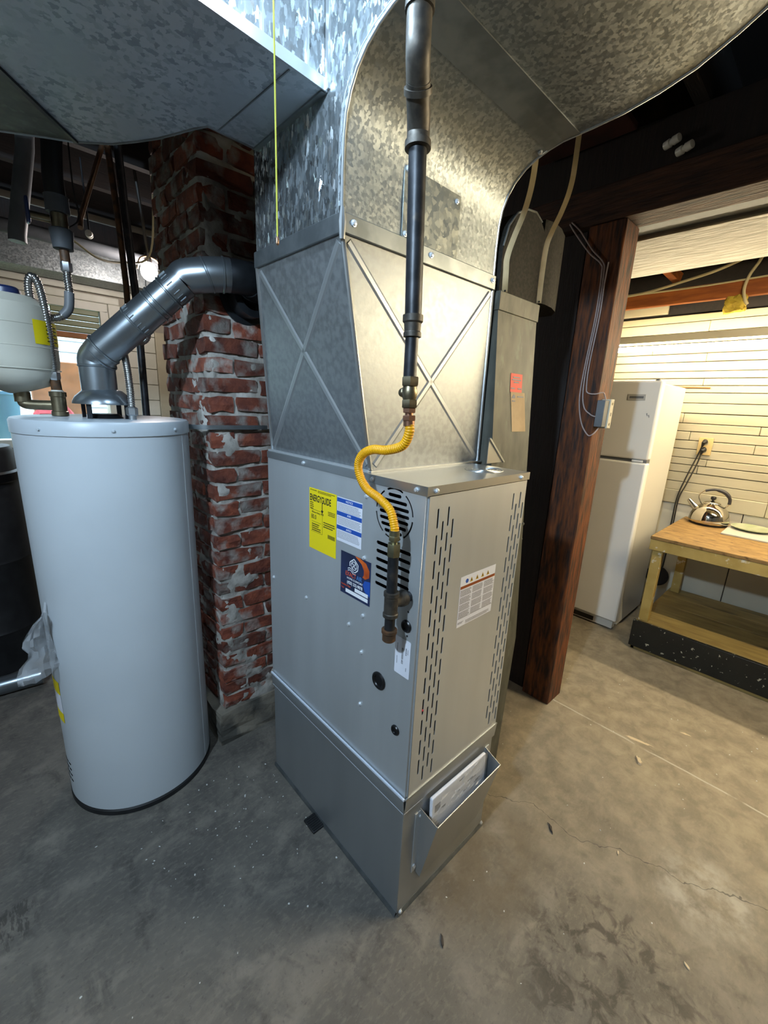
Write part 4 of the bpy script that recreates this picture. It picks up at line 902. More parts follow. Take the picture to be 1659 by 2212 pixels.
# ================================================================== PLUMBING over the heater
ET = thing('expansion_tank', 'cream expansion tank with blue cap above the water heater', 'tank', (-.60, 1.25, 1.46))
MB().lathe([(.015, 1.478), (.045, 1.488), (.095, 1.505), (.122, 1.535), (.128, 1.58), (.128, 1.70), (.122, 1.742), (.095, 1.768), (.03, 1.776)], (-.615, 1.25, 0), n=40).build('tank_shell', 'tank_cream', ET)
for z in (1.555, 1.62, 1.685): MB().lathe([(.128, z - .002), (.1292, z), (.128, z + .002)], (-.615, 1.25, 0), n=40, caps=False).build('weld_bead', 'tank_cream', ET)
MB().lathe([(.04, 1.768), (.038, 1.79), (.030, 1.797)], (-.60, 1.25, 0), n=20).build('cap', 'blue_cap', ET)
lbm = MB(); pts = [(-.615 + .1295 * cos(radians(a)), 1.25 + .1295 * sin(radians(a))) for a in range(-62, -5, 6)]
lbm.add([(x, y, z) for z in (1.63, 1.70) for x, y in pts], [(i, i + 1, len(pts) + i + 1, len(pts) + i) for i in range(len(pts) - 1)]); lbm = lbm.build('tank_label', 'paper_yellow', ET); lbm['label'] = 'yellow warning label on the tank'
q = MB()
for z in range(5):
    p3 = [(-.615 + .1301 * cos(radians(a)), 1.25 + .1301 * sin(radians(a))) for a in range(-44, -14, 5)]; zz = 1.640 + z * .011
    q.add([(x, y, zz + d) for d in (0, .003) for x, y in p3], [(i, i + 1, len(p3) + i + 1, len(p3) + i) for i in range(len(p3) - 1)])
q.build('small_print', 'ink', lbm, smooth=False)
br = MB(); br.cyl((-.60, 1.245, 1.484), (-.60, 1.245, 1.452), .022, n=16); br.tube(spline([(-.60, 1.245, 1.456), (-.598, 1.242, 1.448), (-.58, 1.232, 1.444), (-.52, 1.20, 1.444)], 5), .016, 14); br.build('tank_elbow', 'brass_dull', ET)
NP = thing('heater_riser', 'brass tee and nipple standing on the water heater beside the expansion tank', 'pipe fitting', (-.512, 1.19, 1.41))
MB().lathe([(.014, 1.408), (.024, 1.412), (.024, 1.425), (.021, 1.427), (.021, 1.472), (.024, 1.474), (.024, 1.488), (.017, 1.490)], (-.512, 1.19, 0), n=20).build('tee', 'brass_dull', NP)
MB().cyl((-.512, 1.19, 1.488), (-.515, 1.185, 1.530), .015, n=18).build('nipple', 'rusty_iron', NP)
MB().lathe([(.0165, 1.486), (.018, 1.490), (.0165, 1.494)], (-.512, 1.19, 0), n=18).build('sealant', 'ceramic', NP)
CF = thing('cold_water_hose', 'looped stainless corrugated water hose left of the flue pipe', 'hose', (-.515, 1.18, 1.53))
MB().tube([(-.515, 1.183, 1.528), (-.515, 1.182, 1.532), (-.515, 1.182, 1.55), (-.515, 1.182, 1.552)], [.015, .0172, .0172, .014], 6).build('nut', 'steel_lip', CF)
cf = [(-.515, 1.182, 1.55), (-.5145, 1.18, 1.60), (-.514, 1.176, 1.66), (-.5155, 1.172, 1.72), (-.519, 1.17, 1.775), (-.526, 1.17, 1.815), (-.538, 1.176, 1.826), (-.546, 1.186, 1.805), (-.545, 1.196, 1.765), (-.533, 1.20, 1.733), (-.508, 1.198, 1.718), (-.478, 1.192, 1.722), (-.455, 1.184, 1.745), (-.4455, 1.18, 1.79), (-.4455, 1.18, 1.84), (-.4445, 1.18, 1.862)]
corrugated(cf, .0088, .0072, .0026, 14).build('hose', 'stainless_hose', CF, ang=180)
MB().tube(spline([(-.470, 1.189, 1.728), (-.452, 1.183, 1.752), (-.4455, 1.18, 1.80)], 5), .0135, 14).build('tape_wrap', 'grey_pipe', CF)
MB().tube([(-.4445, 1.18, 1.858), (-.4445, 1.18, 1.862), (-.4445, 1.18, 1.885), (-.4445, 1.18, 1.888)], [.013, .016, .016, .013], 6).build('nut', 'steel_lip', CF)
CP = thing('cold_water_pipe', 'grey insulated water pipe with blue handled valve coming down from the joists', 'pipe', (-.445, 1.18, 1.888))
MB().cyl((-.4445, 1.18, 1.886), (-.445, 1.18, 1.925), .0135, n=16).build('pipe', 'rusty_iron', CP)
MB().lathe([(.020, 1.92), (.027, 1.922), (.030, 1.955), (.032, 1.975), (.028, 1.978)], (-.446, 1.18, 0), n=18).build('union', 'foam_pipe', CP)
MB().lathe([(.016, 1.972), (.022, 1.976), (.022, 2.018), (.016, 2.022)], (-.447, 1.18, 0), n=18).build('valve_body', 'brass_dull', CP)
MB().cyl((-.47, 1.182, 2.0), (-.520, 1.188, 2.0), .011, n=14).build('valve_bonnet', 'brass_dull', CP)
MB().box(-.527, -.518, 1.172, 1.204, 1.975, 2.045).build('valve_handle', 'blue_cap', CP, bevel=.004)
MB().lathe([(.030, 2.02), (.032, 2.024), (.031, 2.06), (.033, 2.066)], (-.448, 1.18, 0), n=18).build('pipe_sleeve', 'foam_pipe', CP)
MB().tube([(-.449, 1.18, 2.06), (-.450, 1.18, 2.12), (-.432, 1.19, 2.30), (-.425, 1.20, 2.56)], .027, 18).build('insulation', 'dark_rubber', CP)
HF = thing('hot_water_hose', 'stainless corrugated water hose rising right behind the flue pipe', 'hose', (-.335, 1.03, 1.41))
MB().lathe([(.012, 1.408), (.012, 1.425)], (-.335, 1.03, 0), n=14).build('nipple', 'steel_lip', HF)
MB().tube([(-.335, 1.03, 1.422), (-.335, 1.03, 1.426), (-.335, 1.03, 1.446), (-.335, 1.03, 1.45)], [.014, .018, .018, .014], 6).build('nut', 'steel_lip', HF)
corrugated([(-.335, 1.03, 1.448), (-.332, 1.04, 1.50), (-.328, 1.07, 1.58), (-.325, 1.12, 1.66), (-.31, 1.18, 1.715), (-.27, 1.25, 1.705), (-.225, 1.30, 1.685), (-.197, 1.31, 1.70), (-.190, 1.31, 1.73), (-.205, 1.30, 1.765), (-.23, 1.29, 1.80)], .0088, .0072, .0026, 14).build('hose', 'stainless_hose', HF, ang=180)
def pipe_thing(name, label, pts, r, m, cat='pipe', k=1, n=14):
    o = MB().tube(spline(pts, k) if k > 1 else pts, r, n).build(name, m); return tag(o, label, cat)
pipe_thing('grey_drain_pipe', 'fat grey pipe slanting down behind the insulated water pipe', [(-.423, 1.80, 2.55), (-.44, 1.8, 2.40), (-.503, 1.80, 2.09), (-.505, 1.80, 2.06)], .030, 'grey_pipe')
o = pipe_thing('vertical_pipe', 'tall dark iron pipe standing just left of the chimney', [(-.165, 1.60, 2.56), (-.158, 1.60, 2.2), (-.147, 1.60, 1.9), (-.156, 1.60, .0)], .0155, 'black_iron')
o = pipe_thing('rust_pipe', 'thin rusty pipe running up next to the dark iron pipe', [(-.20, 1.62, 2.56), (-.182, 1.62, 2.2), (-.176, 1.62, 1.95), (-.178, 1.62, 1.83)], .012, 'rusty_iron')
pipe_thing('copper_pipe', 'slender copper pipe slanting up to the joists behind the branch duct', [(-.330, 1.55, 2.10), (-.322, 1.58, 2.14), (-.215, 1.66, 2.42), (-.16, 1.70, 2.56)], .0095, 'copper_dull')
pipe_thing('loose_cable', 'pale loose cable sagging below the joists near the window', [(-.36, 1.8, 2.14), (-.30, 1.85, 2.12), (-.20, 1.95, 2.10), (-.08, 2.05, 2.13), (.06, 2.1, 2.20), (.10, 2.1, 2.45), (.10, 2.1, 2.755)], .005, 'cable_cream', 'cable', 6, 8)
pipe_thing('thin_wire', 'thin wire hanging beside the insulated water pipe', [(-.395, 1.2, 2.30), (-.398, 1.2, 2.12), (-.392, 1.2, 2.03), (-.425, 1.19, 1.99)], .0022, 'cable_black', 'wire', 6, 6)
# low horizontal duct and dark pipe along the back wall
LD = thing('wall_duct', 'low rectangular galvanized duct running along the back wall above the window', 'duct', (-.8, 2.8, 2.15))
MB().box(-2.2, .20, 2.72, 2.94, 2.16, 2.34).build('duct_body', 'spangle', LD, bevel=.003)
for x in (-1.4, -.62): MB().box(x, x + .03, 2.715, 2.945, 2.155, 2.345).build('drive_cleat', 'cleat', LD, bevel=.002)
MB().box(.20, .225, 2.70, 2.96, 2.14, 2.36).build('end_flange', 'cleat', LD)
pipe_thing('waste_pipe', 'dark waste pipe running under the joists above the wall duct', [(-2.2, 2.35, 2.26), (-.4, 2.35, 2.25), (.30, 2.35, 2.23)], .032, 'foam_pipe')
# ceramic knob and utility bulb at the back
o = MB().lathe([(.006, 0), (.016, .002), (.017, .012), (.010, .016), (.010, .02), (.016, .024), (.015, .036), (.005, .038)], (-.20, 2.1, 2.23), (-.3, -1, 0), n=14).build('cable_knob', 'ceramic'); tag(o, 'white ceramic cable knob hanging near the sagging cable', 'insulator')
MB().cyl((-.20, 2.1, 2.23), (-.20, 2.12, 2.56), .004, n=8).build('nail', 'black_iron', o)
WL = thing('work_light', 'glowing caged work light hanging behind the chimney', 'lamp', (.075, 2.2, 2.1))
MB().sphere((.082, 2.2, 2.150), .042, 18, 12, 1.15).build('bulb', 'back_glow', WL)
MB().tube(spline([(.02, 2.19, 2.15), (.04, 2.19, 2.205), (.082, 2.19, 2.222), (.13, 2.19, 2.205), (.15, 2.19, 2.15)], 6), .005, 8).build('guard', 'copper_dull', WL)
MB().tube([(.082, 2.2, 2.20), (.082, 2.2, 2.25), (.07, 2.2, 2.40), (.04, 2.2, 2.755)], .008, 8).build('cord', 'cable_black', WL)
MB().cyl((.082, 2.2, 2.19), (.082, 2.2, 2.24), .018).build('socket', 'black_plastic', WL)
# things standing at the back left
DR = thing('black_drum', 'matt black drum standing behind the water heater', 'drum', (-.80, 2.35, 0))
MB().lathe([(.20, 0), (.215, .006), (.215, .22), (.222, .235), (.215, .25), (.215, .60), (.222, .615), (.215, .63), (.21, 1.18), (.20, 1.2), (.02, 1.2)], (-.82, 2.38, 0), n=36).build('drum_body', 'dark_rubber', DR)
MB().lathe([(.215, 1.02), (.226, 1.03), (.226, 1.07), (.215, 1.08)], (-.82, 2.38, 0), n=36, caps=False).build('strap', 'black_plastic', DR)
o = MB().beam((-1.10, 2.10, .02), (-1.12, 2.2, 1.0), .09, .035, up=(0, 1, 0)).build('leaning_board', 'post_wood', bevel=.003); tag(o, 'brown board leaning against the black drum', 'board')
o = MB().tube([(-1.05, 2.05, .05), (-.85, 1.99, .05), (-.66, 1.96, .06)], .045, 20).build('loose_duct', 'vent_pipe'); tag(o, 'loose piece of round metal duct lying on the floor by the drum', 'duct')
for t in (.3, .7): pass
# ================================================================== WIRES AND BOX ON THE POST
JB = thing('doorbell_box', 'small grey and cream wired box screwed to the brown post', 'box', (1.31, .15, 1.44))
MB().box(1.264, 1.312, .118, .152, 1.442, 1.556).build('box_base', 'grey_pipe', JB, bevel=.003)
MB().box(1.312, 1.352, .112, .152, 1.436, 1.562).build('cover', 'cream_panel', JB, bevel=.003)
for z in (1.455, 1.543): MB().lathe([(.006, 0), (.006, .0008)], (1.332, .1118, z), (0, -1, 0), n=12).build('screw', 'brass_dull', JB)
MB().box(1.329, 1.334, .1112, .1122, 1.490, 1.505).build('slot', 'ink', JB)
rw = [(1.258, .383, 2.28), (1.257, .35, 2.235), (1.256, .28, 2.15), (1.257, .226, 2.10)]
def wire(pts, label): return pipe_thing('bell_wire', label, pts, .0028, 'wire_pink', 'wire', 8, 8)
wire(rw + [(1.257, .216, 2.06), (1.258, .214, 1.9), (1.258, .226, 1.70), (1.258, .228, 1.56), (1.258, .205, 1.46), (1.258, .168, 1.405), (1.262, .147, 1.41), (1.29, .138, 1.437)], 'thin grey bell wire looping lowest under the box on the post')
wire([(1.258, .375, 2.285), (1.257, .33, 2.24), (1.256, .27, 2.16), (1.257, .218, 2.105), (1.257, .207, 2.06), (1.258, .206, 1.9), (1.258, .218, 1.70), (1.258, .216, 1.58), (1.258, .20, 1.52), (1.258, .172, 1.495), (1.258, .158, 1.488), (1.262, .148, 1.485)], 'thin grey bell wire entering the side of the box on the post')
wire([(1.257, .195, 2.10), (1.257, .198, 2.02), (1.258, .197, 1.9), (1.258, .208, 1.70), (1.258, .205, 1.61), (1.258, .196, 1.585), (1.26, .165, 1.580), (1.285, .142, 1.588), (1.305, .138, 1.572), (1.31, .135, 1.557)], 'thin grey bell wire bending over the top of the box on the post')

# ================================================================== REFRIGERATOR
FR = thing('refrigerator', 'white top freezer refrigerator against the cream board wall', 'refrigerator', (2.68, .55, 0))
MB().box(2.435, 2.96, .215, .895, .03, 1.70).build('body', 'fridge_side', FR, bevel=.008)
fz = MB().box(2.362, 2.430, .207, .903, 1.222, 1.712).build('freezer_door', 'fridge_white', FR, bevel=.012)
fd = MB().box(2.362, 2.430, .207, .903, .075, 1.203).build('fridge_door', 'fridge_white', FR, bevel=.012)
MB().box(2.375, 2.44, .215, .895, 1.200, 1.224).build('door_gap', 'fridge_grey', FR)
MB().box(2.366, 2.40, .235, .30, 1.206, 1.219).build('hinge', 'fridge_white', FR, bevel=.002)
MB().lathe([(.016, 0), (.016, .010), (.012, .014)], (2.40, .245, 1.71), n=14).build('hinge_cap', 'fridge_grey', FR)
bd = MB().box(2.3585, 2.3625, .285, .390, 1.592, 1.630).build('badge', 'badge', fz, bevel=.0018); bd['label'] = 'oval silver maker badge'
MB().box(2.3578, 2.3588, .297, .378, 1.604, 1.618).build('badge_script', 'fridge_grey', bd)
kg = MB().box(2.385, 2.44, .23, .88, .012, .07).build('kick_plate', 'fridge_side', FR, bevel=.003)
MB().box(2.382, 2.386, .36, .86, .022, .055).build('kick_grille', 'black_plastic', kg)
for y in (.25, .86): MB().cyl((2.42, y, 0), (2.42, y, .03), .018).build('foot', 'fridge_grey', FR); MB().cyl((2.92, y, 0), (2.92, y, .03), .018).build('foot', 'fridge_grey', FR)
MB().tube([(2.3615, .262, 1.515), (2.3612, .258, 1.50), (2.3612, .250, 1.505), (2.3612, .246, 1.49)], .0018, 6).build('scuff', 'fridge_grey', fz)

# ================================================================== WORK TABLE
WT = thing('work_table', 'old work table with worn yellow legs and black painted base board', 'table', (2.68, -.8, 0))
TY0, TY1 = -1.75, .075
MB().box(2.245, 3.085, TY0, TY1, .757, .778).build('table_top', 'osb', WT, bevel=.003)
MB().box(2.248, 2.272, TY0, TY1 - .002, .690, .757).build('apron', 'peeling_yellow', WT, bevel=.002)
MB().box(2.272, 3.08, TY1 - .026, TY1 - .002, .690, .757).build('apron', 'peeling_yellow', WT, bevel=.002)
for x, y in ((2.265, TY1 - .075), (2.98, TY1 - .085), (2.265, TY0 + .02), (2.98, TY0 + .02)): MB().box(x, x + .045, y, y + .055, .206, .692).build('leg', 'peeling_yellow', WT, bevel=.003)
for i in range(4): MB().box(2.262 + i * .204, 2.262 + i * .204 + .2015, TY0, TY1 - .012, .184, .206).build('shelf_board', 'shelf_wood', WT, bevel=.002)
MB().box(2.240, 2.262, TY0, TY1, .022, .203).build('base_board', 'black_paint', WT, bevel=.003)
MB().box(2.250, 3.07, TY1 - .035, TY1 - .012, 0, .184).build('end_board', 'black_paint', WT, bevel=.003)
MB().box(2.250, 2.30, TY0, TY1 - .01, 0, .022).build('sill', 'shelf_wood', WT, bevel=.002)
# ---- kettle
KC = Vector((2.955, -.085, .778))
KT = thing('kettle', 'shiny stainless steel kettle with dark handle on the work table', 'kettle', tuple(KC))
MB().lathe([(.108, .010), (.116, .018), (.118, .035), (.112, .070), (.097, .105), (.075, .130), (.052, .145), (.048, .149), (.04, .151)], KC, n=48).build('body', 'chrome', KT, ang=60)
MB().lathe([(.100, 0), (.110, .002), (.112, .010), (.104, .013)], KC, n=40).build('base_ring', 'black_plastic', KT)
ld = MB().lathe([(.05, .148), (.050, .153), (.040, .160), (.012, .167)], KC, n=36).build('lid', 'chrome', KT, ang=60)
MB().lathe([(.006, .166), (.008, .172), (.015, .178), (.017, .188), (.013, .197), (.004, .200)], KC, n=20).build('knob', 'black_plastic', ld)
ku = Vector((-.25, .97, 0)).normalized()
MB().tube([KC + ku * .085 + Vector((0, 0, .105)), KC + ku * .115 + Vector((0, 0, .135)), KC + ku * .138 + Vector((0, 0, .160))], [.024, .017, .013], 18).build('spout', 'chrome', KT)
MB().tube(spline([KC + ku * .062 + Vector((0, 0, .140)), KC + ku * .085 + Vector((0, 0, .185)), KC + ku * .07 + Vector((0, 0, .222)), KC + ku * .045 + Vector((0, 0, .236))], 6), .004, 8).build('handle_wire', 'chrome', KT)
MB().tube(spline([KC + ku * .055 + Vector((0, 0, .232)), KC + ku * .0 + Vector((0, 0, .246)), KC - ku * .055 + Vector((0, 0, .232)), KC - ku * .088 + Vector((0, 0, .195)), KC - ku * .092 + Vector((0, 0, .155))], 6), [.009] * 8 + [.0125] * 9 + [.010] * 8, 14).build('handle_grip', 'handle_grey', KT)
MB().tube([KC - ku * .092 + Vector((0, 0, .158)), KC - ku * .075 + Vector((0, 0, .125))], .005, 8).build('handle_wire', 'chrome', KT)
o = MB().box(2.70, 3.01, -.62, -.20, .7785, .788).build('cutting_board', 'white_board', bevel=.002); tag(o, 'white flat board lying on the work table beside the kettle', 'board')
o = MB().lathe([(.05, .7885), (.06, .7895), (.10, .798), (.112, .806), (.115, .807), (.105, .801), (.06, .794), (.001, .793)], (2.96, -.325, 0), n=40).build('plate', 'plate_green'); tag(o, 'pale green rimmed plate resting on the white board', 'plate')
# ---- pan standing against the wall between fridge and table
PN = thing('frying_pan', 'black round frying pan leaning at the wall under the table end', 'pan', (3.02, .15, .2))
MB().lathe([(.058, 0), (.074, .006), (.078, .03), (.075, .03), (.07, .010), (.001, .006)], (3.035, .158, .285), (-1, -.1, .12), n=36).build('pan_body', 'black_plastic', PN)
MB().beam((3.0, .095, .30), (2.995, .080, .303), .012, .006).build('handle', 'black_plastic', PN)
MB().beam((3.005, .235, .262), (3.0, .258, .255), .010, .006).build('handle', 'black_plastic', PN)
MB().tube([(3.02, .16, .36), (3.06, .162, .52), (3.09, .165, .60)], .002, 6).build('hanging_wire', 'cable_black', PN)
# ---- outlet with two plugs
OP = thing('outlet_plate', 'aged yellow double outlet plate on the cream boards', 'outlet', (3.085, .055, 1.30))
MB().box(3.082, 3.092, .012, .098, 1.242, 1.366).build('plate', 'beige_plastic', OP, bevel=.003)
for z in (1.275, 1.33): MB().lathe([(.018, 0), (.017, .003)], (3.082, .055, z), (-1, 0, 0), n=18).build('socket', 'cream_paint', OP)
def cord(label, top, pts):
    c = thing('power_cord', label, 'cord', pts[-1])
    MB().tube([Vector(top), Vector(top) + Vector((-.022, .0, .008)), Vector(top) + Vector((-.035, .004, -.002)), Vector(top) + Vector((-.030, .010, -.030))], [.014, .016, .013, .006], 12).build('plug', 'black_plastic', c)
    MB().tube(spline([Vector(top) + Vector((-.030, .010, -.028))] + [Vector(p) for p in pts], 8), .0048, 8).build('cable', 'cable_black', c)
cord('dark power cord from the upper socket hanging behind the table', (3.08, .055, 1.333), [(3.06, .085, 1.22), (3.06, .125, 1.05), (3.065, .15, .90), (3.088, .155, .70), (3.088, .16, .40), (3.088, .165, .24)])
cord('dark power cord from the lower socket hanging behind the table', (3.08, .052, 1.278), [(3.06, .075, 1.17), (3.06, .11, 1.02), (3.065, .138, .90), (3.088, .142, .70), (3.088, .145, .45), (3.088, .15, .28)])
o = MB().beam((3.085, .30, 1.716), (3.087, .100, 1.711), .010, .008).build('wood_strip', 'rail_orange', bevel=.002); tag(o, 'short brown wood strip nailed on the cream boards above the refrigerator', 'strip')
# ================================================================== FLUORESCENT LIGHT
FLT = thing('fluorescent_light', 'long glowing fluorescent tube light hung in front of the cream boards', 'lamp', (2.78, -.5, 1.9))
MB().tube([(2.775, -1.70, 1.955), (2.775, .775, 1.955)], .0165, 16).build('tube', 'tube_glow', FLT)
MB().prism([(2.745, 2.035), (2.81, 2.035), (2.81, 1.99), (2.795, 1.985), (2.76, 1.985), (2.745, 1.99)], 'y', -1.75, .82).build('channel', 'cream_panel', FLT, bevel=.002)
for y in (-1.715, .79): MB().box(2.762, 2.79, y - .012, y + .012, 1.935, 1.986).build('tube_holder', 'white_board', FLT, bevel=.002)
for y in (-1.2, .80): MB().tube([(2.777, y, 2.035), (2.777, y, 2.56)], .003, 6).build('hanger', 'steel_lip', FLT)
# cables and the yellow wrapped box over the wall plate
pipe_thing('cream_cable', 'cream cable swooping along the orange wall plate', [(2.92, 1.4, 2.34), (2.92, .75, 2.350), (2.92, .55, 2.362), (2.91, .35, 2.395), (2.88, .15, 2.43), (2.85, -.05, 2.50), (2.83, -.15, 2.56)], .009, 'cable_cream', 'cable', 8, 10)
pipe_thing('thin_cream_cable', 'thin cream cable running straight along the orange wall plate', [(2.925, 1.4, 2.345), (2.925, .7, 2.352), (2.925, .2, 2.352), (2.925, -.4, 2.37), (2.925, -1.5, 2.38)], .0055, 'cable_cream', 'cable', 4, 8)
YB = thing('wrapped_box', 'electrical box wrapped in crumpled yellow cloth above the cream boards', 'box', (2.96, .05, 2.18))
bm = bmesh.new(); bmesh.ops.create_cube(bm, size=1); bmesh.ops.subdivide_edges(bm, edges=bm.edges, cuts=4, use_grid_fill=True)
for v in bm.verts:
    c = v.co.copy(); v.co = Vector((2.955 + c.x * .07, .045 + c.y * .105, 2.222 + c.z * .09)) + noise.noise_vector(c * 5) * .014
me = bpy.data.meshes.new('wrap'); bm.to_mesh(me); bm.free(); me.materials.append(MATS['cloth_yellow']); link('wrap', me, YB)
MB().tube(spline([(2.93, -.055, 2.56), (2.925, -.035, 2.46), (2.92, .0, 2.38), (2.92, .012, 2.30), (2.92, -.005, 2.235), (2.93, -.02, 2.21)], 8), .009, 10).build('cable', 'cable_cream', YB)
o = MB().lathe([(.005, 0), (.013, .002), (.014, .03), (.008, .034), (.008, .04), (.013, .044), (.012, .06), (.004, .062)], (2.82, .30, 2.50), (.3, -1, 0), n=14).build('joist_knob', 'ceramic'); tag(o, 'pale ceramic knob under the joists above the orange wall plate', 'insulator')
MB().cyl((2.82, .30, 2.50), (2.82, .31, 2.56), .004, n=8).build('nail', 'black_iron', o)
# added unseen fill lights: two side-room fixtures and a bulb left of the viewer
def strip(name, label, x, y0, y1, z, ztop, glow='tube_glow', hood=0):
    t = thing(name, label, 'lamp', (x, (y0 + y1) / 2, z))
    MB().tube([(x, y0 + .05, z), (x, y1 - .05, z)], .0165, 16).build('tube', glow, t)
    MB().prism([(x - .032, z + .08), (x + .032, z + .08), (x + .032, z + .035), (x + .018, z + .03), (x - .018, z + .03), (x - .032, z + .035)], 'y', y0, y1).build('channel', 'cream_panel', t, bevel=.002)
    for y in (y0 + .035, y1 - .035): MB().box(x - .014, x + .014, y - .012, y + .012, z - .02, z + .031).build('tube_holder', 'white_board', t, bevel=.002)
    if hood: MB().box(x - hood, x + hood, y0 - .3, y1 + .3, z + .081, z + .09).box(x - hood, x - hood + .004, y0 - .3, y1 + .3, z + .02, z + .081).box(x + hood - .004, x + hood, y0 - .3, y1 + .3, z + .02, z + .081).box(x - hood, x + hood, y1 + .296, y1 + .3, z + .02, z + .081).build('added_shield', 'white_board', t)  # added shield that keeps the fill lamp's light off the soffit
    for y in (y0 + .3, y1 - .3): MB().tube([(x, y, z + .08), (x, y, ztop)], .003, 6).build('hanger', 'steel_lip', t)
strip('fluorescent_light', 'added unseen fluorescent tube light further along the cream board wall', 2.775, -2.98, -1.80, 1.955, 2.56)
strip('fluorescent_light', 'added unseen fluorescent tube light under the cream soffit of the side room', 1.60, -1.80, -.65, 2.14, 2.2595, 'soffit_fill_glow', .13)
RL = thing('fill_bulb', 'added unseen fill bulb in a porcelain holder left of the viewer', 'lamp', (-1.7, -.44, 2.4))
MB().lathe([(.06, 0), (.062, -.02), (.045, -.05), (.03, -.075)], (-1.7, -.44, 2.56), n=24).build('lamp_holder', 'ceramic', RL)
MB().sphere((-1.7, -.44, 2.43), .05, 20, 12, 1.15).build('bulb', 'rear_fill_glow', RL)

# ================================================================== FLOOR DEBRIS
o = MB().box(-.045, .02, .375, .440, 0, .009).build('rubber_pad', 'dark_rubber', bevel=.002); tag(o, 'ribbed black rubber pad poking out from under the furnace base', 'pad')
for i in range(7): MB().box(-.043, .0, .380 + i * .0085, .3845 + i * .0085, .009, .011).build('rib', 'dark_rubber', o)
def scrap(name, label, c, pts, h, m):
    mb = MB(); n = len(pts)
    mb.add([(c[0] + x, c[1] + y, .0008) for x, y in pts] + [(c[0] + x * .8, c[1] + y * .8, h) for x, y in pts], [tuple(range(n))[::-1], tuple(range(n, 2 * n))] + [(i, (i + 1) % n, n + (i + 1) % n, n + i) for i in range(n)])
    return tag(mb.build(name, m), label, 'debris')
def blob(a, b, rot, seed, n=9):
    r = random.Random(seed); return [((a * cos(t) * cos(rot) - b * sin(t) * sin(rot)) * r.uniform(.6, 1.2), (a * cos(t) * sin(rot) + b * sin(t) * cos(rot)) * r.uniform(.6, 1.2)) for t in [2 * pi * i / n for i in range(n)]]
scrap('bark_scrap', 'thin dark curl of bark on the floor between furnace and joint line', (.63, -.178), blob(.026, .006, .8, 1), .006, 'twig')
scrap('bark_scrap', 'dark sliver of bark on the floor by the front furnace corner', (.06, -.129), blob(.018, .004, .9, 2), .005, 'twig')
scrap('wood_chip', 'small tan wood chip on the floor in front of the furnace', (.727, -.378), blob(.010, .004, .3, 3), .004, 'leaf_tan')
scrap('wood_chip', 'pointed tan wood chip lying alone on the bare floor', (.538, -.623), blob(.013, .005, 1.2, 4), .004, 'leaf_tan')
scrap('dry_leaf', 'crumpled tan dry leaf near the pale joint line', (1.235, -.294), blob(.028, .010, .6, 5, 14), .010, 'leaf_tan')
scrap('paint_patch', 'long cream paint flake on the floor by the joint line', (1.37, -.25), blob(.06, .009, -1.35, 6, 14), .002, 'leaf_tan')
scrap('paint_patch', 'short cream paint flake on the floor near the table base', (1.60, -.39), blob(.022, .008, -1.2, 8, 12), .002, 'leaf_tan')
ch = MB(); r_ = random.Random(77)
def chip(x, y):
    s = r_.uniform(.0015, .0042); p = blob(s, s * r_.uniform(.4, .9), r_.uniform(0, 3), r_.random(), 6); n = 6
    ch.add([(x + a, y + b, .0004) for a, b in p] + [(x + a * .8, y + b * .8, .0018) for a, b in p], [tuple(range(n))[::-1], tuple(range(n, 2 * n))] + [(i, (i + 1) % n, n + (i + 1) % n, n + i) for i in range(n)])
for k in range(70): chip(min(-.03, r_.gauss(-.25, .16)), min(.82, r_.gauss(.62, .16)))
for k in range(90):
    x, y = r_.uniform(-.75, 1.9), r_.uniform(-.7, .95)
    if not (-.03 < x < .80 and -.03 < y < .8 or 1.2 < x < 1.45 and .1 < y): chip(x, y)
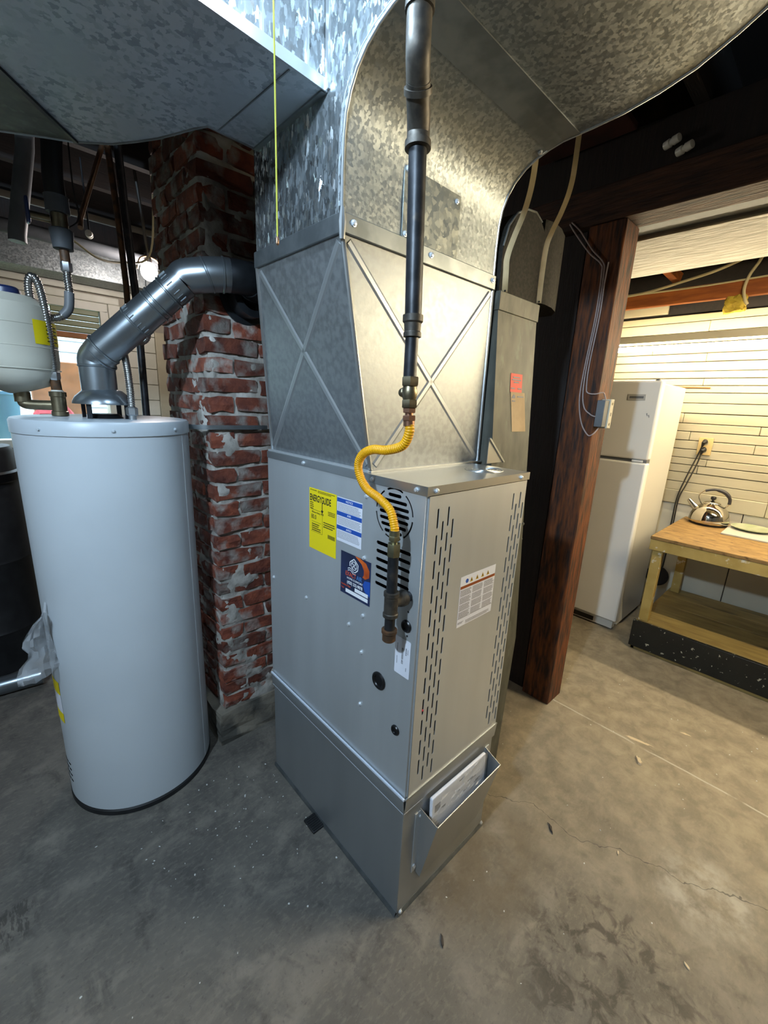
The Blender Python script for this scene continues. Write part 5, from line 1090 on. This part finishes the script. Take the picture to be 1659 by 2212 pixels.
o = ch.build('paint_chips', 'paint_chip', smooth=False); tag(o, 'tiny pale paint chips and grit scattered over the floor', 'grit', kind='stuff')

# ================================================================== OUTSIDE THE WINDOW
o = MB().box(-6, 5, Y1 + .13, 12, -.1, .9).build('garden_ground', 'grass_out', smooth=False); tag(o, 'garden ground outside the basement window', 'ground', kind='structure')
NB = thing('neighbour_house', 'white lap sided house outside the basement window', 'house', (-1.5, 7.5, .9))
MB().box(-6, 4, 7.6, 8.2, .9, 5.5).build('house_wall', 'out_white', NB, smooth=False)
for i in range(22): MB().box(-6, 4, 7.56, 7.6, .92 + i * .16, .92 + i * .16 + .145).build('lap_board', 'out_white', NB, bevel=.006)
o = MB().box(-.34, .1, 4.6, 4.68, .9, 1.75).build('wood_crate_panel', 'rail_orange', bevel=.01); tag(o, 'orange wood panel standing outside the window', 'panel')
o = MB().lathe([(.12, .9), (.125, .92), (.16, 1.42), (.175, 1.44), (.175, 1.46), (.155, 1.46), (.12, .94)], (-.62, 4.1, 0), n=24).build('garden_bin', 'blue_bin'); tag(o, 'light blue bin outside the window', 'bin')
bm = bmesh.new(); bmesh.ops.create_uvsphere(bm, u_segments=16, v_segments=10, radius=1)
for v in bm.verts: v.co = Vector((-.28 + v.co.x * .16, 3.75 + v.co.y * .12, 1.15 + v.co.z * .25)) + noise.noise_vector(v.co * 3) * .03
me = bpy.data.meshes.new('red_tarp'); bm.to_mesh(me); bm.free(); me.materials.append(MATS['red_cloth']); o = bpy.data.objects.new('red_tarp', me); COL.objects.link(o); tag(o, 'bundled red cloth outside the window', 'cloth')

# ---- repeats of one kind share a group
GROUPS = {'bell_wire': 'bell wires on the brown post', 'hanger_strap': 'hanger straps of the return duct', 'knob_insulator': 'ceramic knobs on the beam',
          'power_cord': 'power cords from the outlet', 'fluorescent_light': 'fluorescent tube lights', 'bark_scrap': 'bark scraps on the floor', 'wood_chip': 'wood chips on the floor', 'paint_patch': 'paint flakes on the floor'}
for o in COL.objects:
    if o.parent is None and o.name.split('.')[0] in GROUPS: o['group'] = GROUPS[o.name.split('.')[0]]
